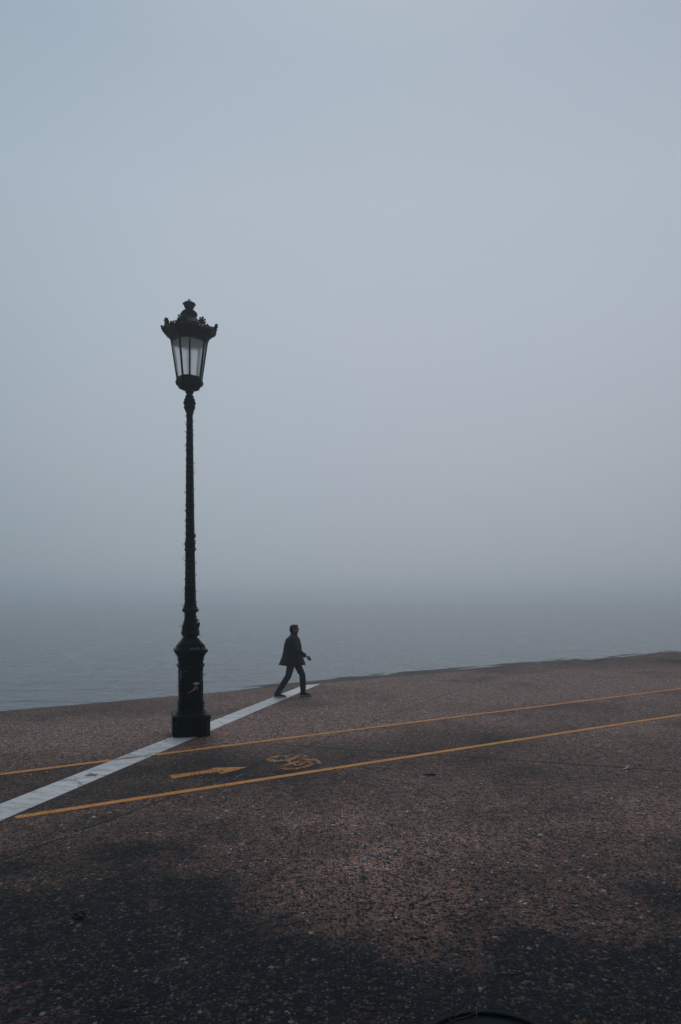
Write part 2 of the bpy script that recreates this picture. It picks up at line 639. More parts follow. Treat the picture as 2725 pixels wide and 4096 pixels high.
SH0, SH1 = g(0, 2845), g(2725, 2607)                # quay edge
SD = (SH1 - SH0).normalized()
SN = Vector((-SD.y, SD.x))                          # towards the sea
LANE_A = (tuple(g(0, 3097.5)), tuple(g(2725, 2754.5)))
LANE_B = (tuple(g(62, 3270)), tuple(g(2725, 2859)))
JOINTS = [
    (tuple(g(60, 3420)), tuple(g(1230, 2984)), 0.028, 0.9),
    (tuple(g(1230, 2984)), tuple(g(1900, 2735)), 0.040, 0.35),
    (tuple(g(1120, 2978)), tuple(g(2725, 3086)), 0.042, 0.95),
    (tuple(g(0, 3025)), tuple(g(690, 2945)), 0.020, 0.5),
    (tuple(g(2300, 2670)), tuple(g(2900, 2628)), 0.05, 0.5),
    (tuple(g(2040, 2728)), tuple(g(2500, 2682)), 0.03, 0.25),
]
DAMP_AND_SHADE = [  # centre x, y, radii, amount (negative = drier, cleaner; far ones also paint in sheen)
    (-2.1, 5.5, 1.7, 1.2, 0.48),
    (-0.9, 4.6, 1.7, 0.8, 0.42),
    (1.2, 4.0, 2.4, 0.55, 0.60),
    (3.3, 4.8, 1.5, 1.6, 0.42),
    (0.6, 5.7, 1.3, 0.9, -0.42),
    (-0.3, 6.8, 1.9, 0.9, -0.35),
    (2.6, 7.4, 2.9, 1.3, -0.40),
    (6.0, 17.5, 11.0, 5.5, -1.0),  # far stretch lightened: dry ground with grazing sheen painted in
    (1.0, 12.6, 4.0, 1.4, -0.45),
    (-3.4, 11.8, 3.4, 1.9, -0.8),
    (0.3, 3.4, 6.0, 0.95, 0.42),  # foreground shade painted as a wide dark strip nearest the camera
    (-2.57, 11.7, 0.62, 0.55, 0.75),  # darker ring around the lamp foot
]

M['iron'] = iron_mat()
M['iron_dark'] = simple('black_cast_iron', (0.008, 0.016, 0.020), 0.75, 0.4, 30, spec=0.1, bump=0.4)
M['cable'] = simple('black_rubber', (0.006, 0.008, 0.010), 0.5, 0.2)
M['bulb'] = simple('dark_bulb_sleeve', (0.010, 0.013, 0.015), 0.35, 0.2)
M['glass'] = frosted_mat()
M['paper'] = simple('torn_paper', (0.62, 0.65, 0.67), 0.85, 0.45, 60)
M['paper_dim'] = simple('scraped_paint', (0.17, 0.20, 0.22), 0.85, 0.6, 70)
M['plastic'] = simple('white_plastic', (0.74, 0.75, 0.74), 0.45, 0.1)
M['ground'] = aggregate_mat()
M['yellow'] = paint_mat('orange_yellow_paint', (0.72, 0.275, 0.032), 0.43, 44)
M['yellow_faint'] = paint_mat('faded_orange_paint', (0.44, 0.26, 0.15), 0.52)
M['yellow_worn'] = paint_mat('worn_orange_paint', (0.56, 0.215, 0.030), 0.525, 40)
M['white_worn'] = paint_mat('old_white_paint', (0.42, 0.45, 0.48), 0.54, 60)
M['water'] = water_mat()
M['ledge'] = simple('wet_stone', (0.022, 0.013, 0.012), 0.6, 0.6, 3.0, spec=0.15, bump=0.5, bscale=14)
M['quay'] = simple('quay_stone', (0.05, 0.048, 0.05), 0.5, 0.4, 5, bump=0.5)

# pavement: one sheet to the horizon with a worn edge and a face down to the water
bm = bmesh.new()
near, ts = [], []
k = -720.0
while k < 720:
    ts.append(k)
    k += 0.11 if -6 < k < 60 else 12
for tv in ts:
    j = 0.0
    if -6 < tv < 60:
        j = 0.05 * noise.noise(Vector((tv * 0.7, 3, 0))) + 0.03 * noise.noise(Vector((tv * 2.9, 9, 0)))
    near.append(SH0 + SD * tv + SN * j)
top = [bm.verts.new((p.x, p.y, 0)) for p in near]
low = [bm.verts.new((p.x, p.y, -0.6)) for p in near]
inl = [SH0 + SD * ts[-1] - SN * 700, SH0 + SD * ts[0] - SN * 700]
iv = [bm.verts.new((p.x, p.y, 0)) for p in inl]
bm.faces.new(top + iv)
for i in range(len(top) - 1):
    bm.faces.new((top[i], low[i], low[i + 1], top[i + 1]))
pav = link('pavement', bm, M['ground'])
tag(pav, 'wide pavement of pebbles set in brown concrete along the sea', 'pavement', kind='structure')

# the step below the edge, wet and partly awash
WATER_Z = -0.045
bm = bmesh.new()
rows = []
nw = 15
tv = -8.0
while tv < 70:
    row = []
    for j in range(nw):
        u = -0.05 + j * 0.13
        p = SH0 + SD * tv + SN * u
        a = noise.noise(Vector((tv * 0.16, 1.7, 0)))
        fine = noise.noise(Vector((tv * 0.42, u * 3.4, 4))) * 0.6 + noise.noise(Vector((tv * 1.5, u * 8, 8))) * 0.4
        z = -0.033 - 0.009 * u + 0.017 * fine + 0.005 * a
        if tv < 7.0: z -= 0.018 * min(1, (7.0 - tv) / 3)            # the left stretch lies lower
        if tv > 18: z -= 0.007 * min(1, (tv - 18) / 4)
        z -= 0.25 * max(0, u - 1.35 - 0.25 * a)
        row.append(bm.verts.new((p.x, p.y, min(z, -0.006))))
    rows.append(row)
    tv += 0.11
for a, b_ in zip(rows, rows[1:]):
    for j in range(nw - 1):
        bm.faces.new((a[j], a[j + 1], b_[j + 1], b_[j]))
led = link('quay_step', bm, M['ledge'], smooth=True)
tag(led, 'dark wet stone step washed by the sea below the pavement edge', 'step', kind='structure')

bm = bmesh.new()
bmesh.ops.create_grid(bm, x_segments=4, y_segments=4, size=850)
wat = link('water', bm, M['water'])
wat.location = (0, 60, WATER_Z)
tag(wat, 'calm grey sea fading into the fog', 'sea', kind='structure')


# painted markings and the stone band
def sheet(name, outline, z, mat, th=0.003):
    bm = bmesh.new()
    lo = [bm.verts.new((p[0], p[1], z - th)) for p in outline]
    hi = [bm.verts.new((p[0], p[1], z)) for p in outline]
    bm.faces.new(hi)
    n = len(outline)
    for i in range(n):
        bm.faces.new((lo[i], lo[(i + 1) % n], hi[(i + 1) % n], hi[i]))
    bmesh.ops.triangulate(bm, faces=[f for f in bm.faces if len(f.verts) > 4])
    return link(name, bm, mat)


def ribbon_outline(p, q, w, step=0.25, jit=0.006, round0=False, seed=0):
    p, q = Vector(p[:2]), Vector(q[:2])
    d = (q - p)
    ln = d.length
    d.normalize()
    n = Vector((-d.y, d.x))
    a, b_ = [], []
    k = max(2, int(ln / step))
    for i in range(k + 1):
        s = ln * i / k
        c = p + d * s
        j1 = jit * noise.noise(Vector((s * 3.1, seed, 1)))
        j2 = jit * noise.noise(Vector((s * 3.1, seed, 7)))
        a.append(c + n * (w / 2 + j1))
        b_.append(c - n * (w / 2 + j2))
    cap = []
    if round0:
        for i in range(1, 6):
            t = math.pi * i / 6
            cap.append(p + n * (w / 2) * math.cos(t) - d * (w / 2) * math.sin(t) * 0.8)
        return b_ + a[::-1] + cap
    return b_ + a[::-1]


# white band: edges measured at both ends
bt0, bt1 = g(0, 3217), g(1207, 2744.5)
bb0, bb1 = g(0, 3284.5), g(1282.7, 2735)
bdir = (bt1 - bt0).normalized()
bd2 = (bb1 - bb0).normalized()
edge_t0 = bt0 - bdir * 4.0
edge_b0 = bb0 - bd2 * 4.0
M['marble'] = marble_mat(bdir, g(135, 3222))
# far end is cut along the quay edge


def shore_hit(p, d, inset):
    s = ((SH0 - SN * inset - p).dot(SN)) / d.dot(SN)
    return p + d * s


et1, eb1 = shore_hit(bt0, bdir, 0.12), shore_hit(bb0, bd2, 0.12)
sw = sheet('stone_band', [edge_b0, eb1, et1, edge_t0], 0.004, M['marble'], 0.0035)
tag(sw, 'pale stone band running under the street lamp to the water', 'stone band', kind='structure')

LA0, LA1 = Vector(LANE_A[0]), Vector(LANE_A[1])
LB0, LB1 = Vector(LANE_B[0]), Vector(LANE_B[1])
da, db = (LA1 - LA0).normalized(), (LB1 - LB0).normalized()


def cross(p, d, q, e):
    """point where line p+d meets line q+e"""
    det = d.x * -e.y + e.x * d.y
    s = ((q.x - p.x) * -e.y + e.x * (q.y - p.y)) / det
    return p + d * s


xt, xb = cross(LA0, da, bt0, bdir), cross(LA0, da, bb0, bd2)
lw = 0.108
l1 = sheet('lane_line', ribbon_outline(xb + da * 0.02, LA1 + da * 60, lw, seed=2), 0.004, M['yellow'])
tag(l1, 'far orange lane line from the white stone band to the right edge', 'lane line', kind='structure')
l0 = sheet('lane_line', ribbon_outline(LA0 - da * 8, xt - da * 0.02, lw, seed=5), 0.004, M['yellow'])
tag(l0, 'orange lane line left of the white stone band', 'lane line', kind='structure')
lf = sheet('lane_line', ribbon_outline(xt + da * 0.03, xb - da * 0.03, lw * 0.75, seed=6), 0.008, M['yellow_faint'])
tag(lf, 'faint orange stripe where the lane line crosses the white stone band', 'lane line', kind='structure')
l2 = sheet('lane_line', ribbon_outline(LB0 + db * 0.04, LB1 + db * 60, 0.112, round0=True, seed=3), 0.004, M['yellow'])
tag(l2, 'near orange lane line with a rounded end by the white stone band', 'lane line', kind='structure')

arrow = [g(675.6, 3103), g(688, 3115.2), g(776, 3101), g(866, 3089.5), g(876, 3091), g(885.6, 3096),
         g(930, 3086), g(965, 3076), g(991, 3068.3), g(930, 3069.8), g(846.6, 3072.3), g(850, 3078), g(760, 3091)]
M['yellow_arrow'] = paint_mat('scuffed_orange_paint', (0.66, 0.25, 0.030), 0.47, 40)
ar = sheet('arrow_marking', arrow, 0.004, M['yellow_arrow'])
tag(ar, 'orange arrow painted on the bicycle lane pointing right', 'road marking', kind='structure')


def stroke_path(pts, w, z, bm):
    pts = [g(*p) for p in pts]
    n = len(pts)
    L_, R_ = [], []
    for i, p in enumerate(pts):
        d = (pts[min(i + 1, n - 1)] - pts[max(i - 1, 0)]).normalized()
        nn = Vector((-d.y, d.x))
        L_.append(bm.verts.new((p.x + nn.x * w / 2, p.y + nn.y * w / 2, z)))
        R_.append(bm.verts.new((p.x - nn.x * w / 2, p.y - nn.y * w / 2, z)))
    for i in range(n - 1):
        bm.faces.new((L_[i], R_[i], R_[i + 1], L_[i + 1]))


def zz(x, y):                                        # plan reading of the bicycle sign
    return (1000 + x / 4.9, 2950 + y / 4.9)


def ell(cx, cy, ax, ay, tilt, a0, a1, n=26):
    o = []
    for i in range(n + 1):
        a = R(a0 + (a1 - a0) * i / n)
        x, y = ax * math.cos(a), ay * math.sin(a)
        o.append(zz(cx + x, cy + y - tilt * x))
    return o


bm = bmesh.new()
stroke_path(ell(560, 415, 200, 50, 0.12, 75, 295), 0.075, 0.0042, bm)
stroke_path(ell(560, 415, 200, 50, 0.12, 300, 330), 0.05, 0.0047, bm)
stroke_path(ell(925, 552, 282, 58, 0.14, 0, 360, 40), 0.075, 0.0052, bm)
for i, (st_, wd) in enumerate([([(640, 465), (760, 432), (860, 398)], 0.07), ([(740, 470), (850, 420), (960, 350)], 0.06),
                               ([(900, 372), (1000, 350)], 0.07), ([(1060, 362), (1105, 385)], 0.07),
                               ([(1010, 405), (1080, 430), (1150, 470)], 0.06), ([(1240, 440), (1100, 490), (950, 560)], 0.075),
                               ([(750, 480), (850, 520), (935, 563)], 0.06), ([(850, 485), (1010, 470)], 0.06),
                               ([(1215, 432), (1270, 445), (1330, 475)], 0.085), ([(880, 500), (1000, 495)], 0.05),
                               ([(860, 440), (990, 400)], 0.05)]):
    stroke_path([zz(*p) for p in st_], wd, 0.0057 + 0.0005 * i, bm)
bk = link('bicycle_marking', bm, M['yellow_worn'])
tag(bk, 'worn orange bicycle sign painted between the two lane lines', 'road marking', kind='structure')
bm = bmesh.new()
for i, st_ in enumerate([[(430, 430), (480, 455), (560, 462)], [(480, 395), (540, 378)], [(690, 388), (750, 385)], [(740, 462), (820, 430), (905, 385)],
                         [(1100, 420), (1180, 440)], [(1290, 445), (1370, 510)], [(960, 428), (1000, 440)], [(585, 450), (640, 440)]]):
    stroke_path([zz(*p) for p in st_], 0.06, 0.0031 + 0.0001 * i, bm)
bw = link('old_marking', bm, M['white_worn'])
tag(bw, 'traces of older white paint under the orange bicycle sign', 'road marking', kind='structure')

# thin pale sealant line beside the joint, and the patch let into the band
bm = bmesh.new()
for i, (a, b_) in enumerate([((862, 3138), (915, 3118.5)), ((940, 3110), (990, 3091.5)), ((500, 3270), (560, 3248)), ((170, 3372), (470, 3285))]):
    stroke_path([a, b_], 0.012, 0.0035, bm)
se = link('joint_sealant', bm, M['white_worn'])
tag(se, 'thin pale line of sealant along the slanting pavement joint', 'joint', kind='structure')
M['mortar'] = simple('grey_mortar', (0.10, 0.11, 0.125), 0.7, 0.2)
pa = sheet('mortar_patch', [g(338, 3104.5), g(361, 3094.5), g(395, 3099), g(383, 3104.8)], 0.0065, M['mortar'], 0.002)
tag(pa, 'grey mortar patch filling a missing corner of the white stone band', 'patch', kind='structure')

# ------------------------------------------------------------------ street lamp
LY = CAM_H * F / (2935 - 2400.0)
LX = (764 - 1362.5) * LY / F
S = LY / F                                          # metres per reading at the lamp


def Z(y): return CAM_H + (2400 - y) * S


lamp = empty('street_lamp', (LX, LY, 0))
lamp.rotation_euler = (0, R(-0.22), 0)
tag(lamp, 'tall dark green cast iron street lamp with an octagonal frosted lantern', 'street lamp')

PB, PP, PK = R(37.5), R(16), 1 / 0.815              # pedestal: square with cut corners


def oct_loft(prof, beta, phi, kf):
    bm = bmesh.new()
    loft(bm, [octring(z, hw * S * kf, beta, phi) for z, hw in prof])
    return bm


bm = oct_loft([(-0.02, 74), (0.005, 74), (0.245, 74), (0.255, 73)], PB, PP, PK)
bmesh.ops.bevel(bm, geom=[e for e in bm.edges if abs((e.verts[0].co - e.verts[1].co).z) > 0.1], offset=0.008, segments=2, affect='EDGES')
link('plinth', bm, M['iron'], lamp, True, 28)

prof = [(0.255, 70)] + bulge(0.257, 0.365, 67, 76.5, 8) + [(0.367, 63.5), (0.385, 60), (0.405, 55.5), (0.43, 51.5), (0.455, 50)]
prof += [(0.457, 48.5), (0.470, 48.5)] + bulge(0.472, 0.505, 49, 53.5) + [(0.512, 49)] + bulge(0.514, 0.530, 48.5, 50.5)
prof += [(0.535, 48), (Z(2813), 48)] + bulge(Z(2812), Z(2803), 48.5, 53.5) + [(Z(2802), 50)] + bulge(Z(2801), Z(2798), 48.5, 50)
prof += [(Z(2796), 47.8), (Z(2668), 47.5)] + bulge(Z(2667), Z(2663), 48, 51) + bulge(Z(2662.5), Z(2654), 49, 53.5) + [(Z(2652), 48)]
prof += [(Z(2641), 48)] + bulge(Z(2640), Z(2632), 48.5, 51.5) + [(Z(2630), 50), (Z(2622), 53), (Z(2613), 58.5), (Z(2608), 62), (Z(2606), 65), (Z(2598), 66.5), (Z(2596.5), 66)]
prof += [(Z(2592), 60), (Z(2587), 56.5), (Z(2582), 54.5), (Z(2577.5), 54), (Z(2577), 52.5)]
prof += [(Z(2576.5), 50), (Z(2572), 49.5), (Z(2571.5), 46), (Z(2566), 42), (Z(2561), 38), (Z(2557), 35), (Z(2556.5), 34), (Z(2553), 32.5), (Z(2551), 27)]
bm = oct_loft(prof, PB, PP, PK)
ped = link('pedestal', bm, M['iron'], lamp, True, 25)

# door panel on the front of the pedestal (frame normal at PP)
fn = Vector((math.sin(PP), -math.cos(PP), 0))
fu = Vector((math.cos(PP), math.sin(PP), 0))
face_d = 47.8 * S * PK * math.cos(PB)


def onface(u, z, d=0.0): return fn * (face_d + d) + fu * u + Vector((0, 0, z))


bm = bmesh.new()
pw, z0, z1 = 0.105, Z(2797), Z(2683)
z0 += 0.01
for a, b_ in (((-pw, z0), (pw, z0)), ((-pw, z1), (pw, z1))):
    bar(bm, onface(a[0], a[1], 0.004), onface(b_[0], b_[1], 0.004), 0.018, 0.014, fn)
for s in (-1, 1):
    bar(bm, onface(s * pw, z0 + 0.01, 0.004), onface(s * pw, z1 - 0.01, 0.004), 0.018, 0.014, fn)
rings = [[onface(sx * (pw - i), zz_, d) for sx, zz_ in ((-1, z0 + i), (1, z0 + i), (1, z1 - i), (-1, z1 - i))]
         for i, d in ((0.02, -0.01), (0.02, 0.006), (0.03, 0.010))]
loft(bm, rings)
# arched head of the panel
pts = [onface(-0.07 + 0.14 * i / 10, Z(2694) - 0.03 + 0.05 * math.sin(math.pi * i / 10), 0.012) for i in range(11)]
tube(bm, pts, 0.006, 6)
link('access_panel', bm, M['iron'], ped, True, 30)


def scrap(name, pts, mat, parent, label, fnv=fn, off=0.0, cells=7, seed=1, z_=None):
    """ragged thin sheet stuck on a face; pts = outline (u, z)"""
    r2 = random.Random(seed)
    bm = bmesh.new()
    o = []
    n = len(pts)
    for i in range(n):
        a, b_ = Vector(pts[i]), Vector(pts[(i + 1) % n])
        for k in range(3):
            p = a.lerp(b_, k / 3)
            o.append((p.x + r2.uniform(-.004, .004), p.y + r2.uniform(-.004, .004)))
    lo = [bm.verts.new(onface(u, z, off)) for u, z in o]
    hi = [bm.verts.new(onface(u, z, off + 0.003)) for u, z in o]
    bm.faces.new(hi)
    for i in range(len(o)):
        j = (i + 1) % len(o)
        bm.faces.new((lo[i], lo[j], hi[j], hi[i]))
    bmesh.ops.triangulate(bm, faces=[f for f in bm.faces if len(f.verts) > 4])
    ob = link(name, bm, mat, parent)
    ob['label'] = label
    return ob


def ux(px, d=0.0):                                  # reading -> offset along the front face
    return (px - 763.5) * S / math.cos(PP - R(12.5))


# readings of the torn paper on the door
A = [(770, 2728), (776, 2724), (789, 2723.5), (791, 2729), (784, 2733), (771, 2734)]
scrap('torn_sticker', [(ux(x), Z(y)) for x, y in A], M['paper'], ped, 'torn white scrap of paper on the lamp door', off=0.011, seed=3)
A = [(768, 2752), (779, 2738.5), (789, 2740), (792, 2749), (786, 2755), (779, 2753), (770, 2760)]
scrap('torn_sticker', [(ux(x), Z(y)) for x, y in A], M['paper_dim'], ped, 'greyed remains of a sticker below the white scrap', off=0.011, seed=4)
A = [(734, 2681), (745, 2677), (745, 2682), (736, 2686)]
scrap('torn_sticker', [(ux(x) + 0.02, Z(y)) for x, y in A], M['paper_dim'], ped, 'small faded scrap high on the lamp door', off=0.002, seed=8)

# peeling white paint along the sloping top of the cornice
bm = bmesh.new()
r3 = random.Random(5)
for i in range(22):
    u = ux(759 + 36 * r3.random())
    zc = Z(2592) + r3.uniform(-0.012, 0.02)
    tt = (zc - Z(2596.5)) / (Z(2587) - Z(2596.5))
    rad = (66 - 9.5 * min(1.1, max(0, tt)) ** 0.8) * S * PK * math.cos(PB)
    c = fn * (rad + 0.004) + fu * u + Vector((0, 0, zc))
    sl = (fn * -0.9 + Vector((0, 0, 0.75))).normalized()
    nn = fu.cross(sl).normalized()
    if nn.dot(fn) < 0: nn = -nn
    a, h = r3.uniform(0.008, 0.024), r3.uniform(0.003, 0.008)
    vs = [bm.verts.new(c + fu * a * ca + sl * h * sa + nn * 0.002) for ca, sa in ((-1, -.6), (.2, -1), (1, -.2), (.7, .9), (-.6, 1))]
    vl = [bm.verts.new(v.co - nn * 0.004) for v in vs]
    bm.faces.new(vs)
    for k in range(5):
        bm.faces.new((vs[k], vl[k], vl[(k + 1) % 5], vs[(k + 1) % 5]))
pe = link('peeling_paint', bm, M['paper_dim'], ped)
pe['label'] = 'pale flakes of peeling paint on the cornice'

# pale smears on the two cut corners
for tn, pxs, sd_ in ((PP - R(45), [(0.0, 2672), (0.026, 2676), (0.022, 2708), (0.0, 2712), (-0.012, 2690)], 2),
                     (PP + R(45), [(0.004, 2676), (0.026, 2684), (0.02, 2728), (-0.008, 2720), (-0.004, 2700)], 6)):
    n2 = Vector((math.sin(tn), -math.cos(tn), 0))
    u2 = Vector((math.cos(tn), math.sin(tn), 0))
    dd = 47.8 * S * PK * math.cos(R(45) - PB)
    bm = bmesh.new()
    r4 = random.Random(sd_)
    pts = []
    for i in range(len(pxs)):
        a, b_ = pxs[i], pxs[(i + 1) % len(pxs)]
        for k in range(3):
            pts.append((a[0] + (b_[0] - a[0]) * k / 3 + r4.uniform(-.004, .004), Z(a[1] + (b_[1] - a[1]) * k / 3) + r4.uniform(-.006, .006)))
    hi = [bm.verts.new(n2 * (dd + 0.003) + u2 * u + Vector((0, 0, z))) for u, z in pts]
    lo = [bm.verts.new(n2 * (dd - 0.002) + u2 * u + Vector((0, 0, z))) for u, z in pts]
    bm.faces.new(hi)
    for i in range(len(pts)):
        j = (i + 1) % len(pts)
        bm.faces.new((lo[i], lo[j], hi[j], hi[i]))
    bmesh.ops.triangulate(bm, faces=[f for f in bm.faces if len(f.verts) > 4])
    o = link('torn_sticker', bm, M['paper_dim'], ped)
    o['label'] = 'grey remains of a poster on a cut corner of the pedestal'

# column: turned shaft
COL = [(2554, 26), (2551, 25), (2546, 27), (2541, 33), (2537, 35.7), (2531, 35.5), (2525, 34.5), (2507, 32), (2495, 29.5), (2493.5, 28), (2485, 25.5),
       (2470, 23.3), (2458, 22), (2452, 22.5)]
prof = [(Z(y), r * S) for y, r in COL]
prof += [(z, r * S) for z, r in bulge(Z(2449), Z(2432.5), 25, 33, 8)]
prof += [(Z(2432), 29 * S), (Z(2428.5), 28.5 * S), (Z(2428), 26.5 * S), (Z(2422), 24.5 * S), (Z(2413), 22.6 * S)]
bm = bmesh.new()
lathe(bm, prof, 44)
col = link('column_base', bm, M['iron'], lamp, True, 30)
bm = bmesh.new()
lathe(bm, [(Z(2413.5), 22.2 * S), (Z(2375), 21.8 * S), (Z(2310), 20.2 * S), (Z(2205), 18.4 * S)], 96, 16, 0.07)
pr = [(Z(2206), 18.6 * S)] + [(z, r * S) for z, r in bulge(Z(2204), Z(2194.5), 19.5, 23.2)] + [(Z(2193), 20.5 * S), (Z(2178), 20 * S)]
pr += [(z, r * S) for z, r in bulge(Z(2176), Z(2168), 20, 22.6)] + [(Z(2167), 19.5 * S), (Z(2162), 19 * S), (Z(2161), 17.6 * S)]
lathe(bm, pr, 40)
lathe(bm, [(Z(2161.5), 17.6 * S), (Z(2098), 17 * S), (Z(1896), 15.1 * S), (Z(1730), 13.2 * S), (Z(1660), 12.5 * S)], 96, 14, 0.07)
shaft = link('shaft', bm, M['iron'], lamp, True, 40)
bm = bmesh.new()
pr = [(Z(1661), 12.7 * S)] + [(z, r * S) for z, r in bulge(Z(1659), Z(1655), 12.5, 13.8)] + [(Z(1652), 12.8 * S), (Z(1650), 14.5 * S), (Z(1646), 15.2 * S), (Z(1635), 16.6 * S), (Z(1630), 19 * S)]
pr += [(z, r * S) for z, r in bulge(Z(1629), Z(1621), 19.5, 22)] + [(Z(1619), 20.5 * S)]
pr += [(z, r * S) for z, r in bulge(Z(1618), Z(1608), 21.5, 25.2)] + [(Z(1606), 21.8 * S), (Z(1598.5), 21.5 * S), (Z(1596), 20.5 * S), (Z(1594), 15 * S)]
pr += [(z, r * S) for z, r in bulge(Z(1593), Z(1583), 14, 17.2)] + [(Z(1581), 12.6 * S), (Z(1575), 12 * S)]
pr += [(z, r * S) for z, r in bulge(Z(1574), Z(1566.5), 13, 16.8)] + [(Z(1565.5), 16.5 * S), (Z(1563), 17.2 * S)]
lathe(bm, pr, 36)
r5 = random.Random(2)
for k in range(10):                                   # acanthus leaves round the capital
    a = 2 * math.pi * k / 10
    d = Vector((math.cos(a), math.sin(a), 0))
    tube(bm, [d * 15 * S + Vector((0, 0, Z(1648))), d * 18.5 * S + Vector((0, 0, Z(1637))), d * 22.5 * S + Vector((0, 0, Z(1629))), d * 23.5 * S + Vector((0, 0, Z(1632)))],
         [(0.014, 0.006), (0.018, 0.007), (0.013, 0.006), (0.007, 0.005)], 8)
link('capital', bm, M['iron'], lamp, True, 30)

# lantern
LB, LP = R(28.3), R(42)
bm = oct_loft([(Z(1564.5), 14), (Z(1563), 17), (Z(1558), 24), (Z(1554), 33), (Z(1549), 40), (Z(1541), 52.5)], LB, LP, 1.0)
for z, r in ((0, 0),):
    pass
loft(bm, [octring(z, r * S, LB, LP) for z, r in [(Z(1541.2), 53)] + bulge(Z(1540), Z(1536), 52, 54) + bulge(Z(1535), Z(1528), 52, 56) + bulge(Z(1527), Z(1521), 50.5, 53.5) + [(Z(1518), 49.5), (Z(1513), 48.5)]])
# lobed leaves under the lantern cup
for k in range(8):
    t = LP + k * math.pi / 4
    d = Vector((math.sin(t), -math.cos(t), 0))
    tube(bm, [d * 18 * S + Vector((0, 0, Z(1562))), d * 33 * S + Vector((0, 0, Z(1555.5))), d * 42 * S + Vector((0, 0, Z(1549))), d * 45.5 * S + Vector((0, 0, Z(1550)))],
         [(0.02, 0.008), (0.035, 0.012), (0.028, 0.014), (0.01, 0.006)], 8)
link('lantern_cup', bm, M['iron'], lamp, True, 28)

gb, gt = octring(Z(1520), 48.2 * S, LB, LP), octring(Z(1366), 70.5 * S, LB, LP)
bm = bmesh.new()
for i in range(8):
    a, b_ = gb[i], gt[i]
    bar(bm, a, b_, 0.027, 0.024, Vector((a.x, a.y, 0)))
for ring, zt in ((gb, 0.0), (gt, 0.0)):
    for i in range(8):
        p, q = ring[i], ring[(i + 1) % 8]
        mid = (p + q) / 2
        dz = 0.014 if ring is gb else -0.016
        bar(bm, p + Vector((0, 0, dz)), q + Vector((0, 0, dz)), 0.03, 0.022, Vector((mid.x, mid.y, 0)))
frame = link('lantern_frame', bm, M['iron'], lamp)
for i in range(8):
    j = (i + 1) % 8
    bm = bmesh.new()
    quad = [gb[i], gb[j], gt[j], gt[i]]
    cen = sum(quad, Vector()) / 4
    nrm = (gb[j] - gb[i]).cross(gt[i] - gb[i]).normalized()
    if nrm.dot(Vector((cen.x, cen.y, 0))) < 0: nrm = -nrm
    sh = [p + (cen - p).normalized() * 0.008 - nrm * 0.004 for p in quad]
    bm.faces.new([bm.verts.new(p) for p in sh])        # a sheet of opal glass
    link('pane', bm, M['glass'], frame)

bm = bmesh.new()
loft(bm, [octring(Z(1371.5), 66 * S, LB, LP), octring(Z(1370), 66 * S, LB, LP)])
M['enamel'] = simple('white_enamel', (0.62, 0.64, 0.65), 0.5, 0.15)
link('added_reflector', bm, M['enamel'], frame)  # white plate added under the roof to brighten the panes
bm = bmesh.new()
loft(bm, [octring(Z(1512.5), 46 * S, LB, LP), octring(Z(1511), 46 * S, LB, LP)])
link('added_floor_reflector', bm, M['enamel'], frame)  # second white plate, added at the lantern bottom to bounce light into the panes

# head: mouldings, flared cornice, roof
pr = [(Z(1369.5), 67), (Z(1367.5), 74)] + bulge(Z(1366.5), Z(1362), 73, 75.5) + bulge(Z(1361), Z(1354.5), 75, 78.5) + [(Z(1353.5), 75.5), (Z(1351), 79), (Z(1350), 83.5), (Z(1348), 84.5), (Z(1346.5), 87.5), (Z(1337), 102), (Z(1334), 104.5), (Z(1331), 105)]
pr += [(Z(1330.5), 102), (Z(1322), 85), (Z(1310), 66), (Z(1296), 50), (Z(1284), 40), (Z(1275), 33), (Z(1272), 30)]
bm = oct_loft(pr, LB, LP, 1.0)
roof = link('lantern_roof', bm, M['iron'], lamp, True, 18)

bm = bmesh.new()
pr = [(Z(1274), 27 * S), (Z(1267), 26 * S), (Z(1266), 29 * S)] + [(z, r * S) for z, r in bulge(Z(1265), Z(1250), 27.5, 32.5, 8)] + [(Z(1249), 26 * S), (Z(1246), 25 * S), (Z(1243), 16 * S), (Z(1241), 14 * S), (Z(1237), 14.5 * S), (Z(1232), 17.5 * S)]
lathe(bm, pr, 36)
loft(bm, [octring(z, r * S, R(22.5), LP) for z, r in ((Z(1233), 17.5), (Z(1230), 20.5), (Z(1225), 20), (Z(1223), 22.5), (Z(1218), 26.5), (Z(1216), 26.5), (Z(1209), 15), (Z(1203), 7.5), (Z(1198), 3), (Z(1194), 0.6))])
link('finial', bm, M['iron'], lamp, True, 25)

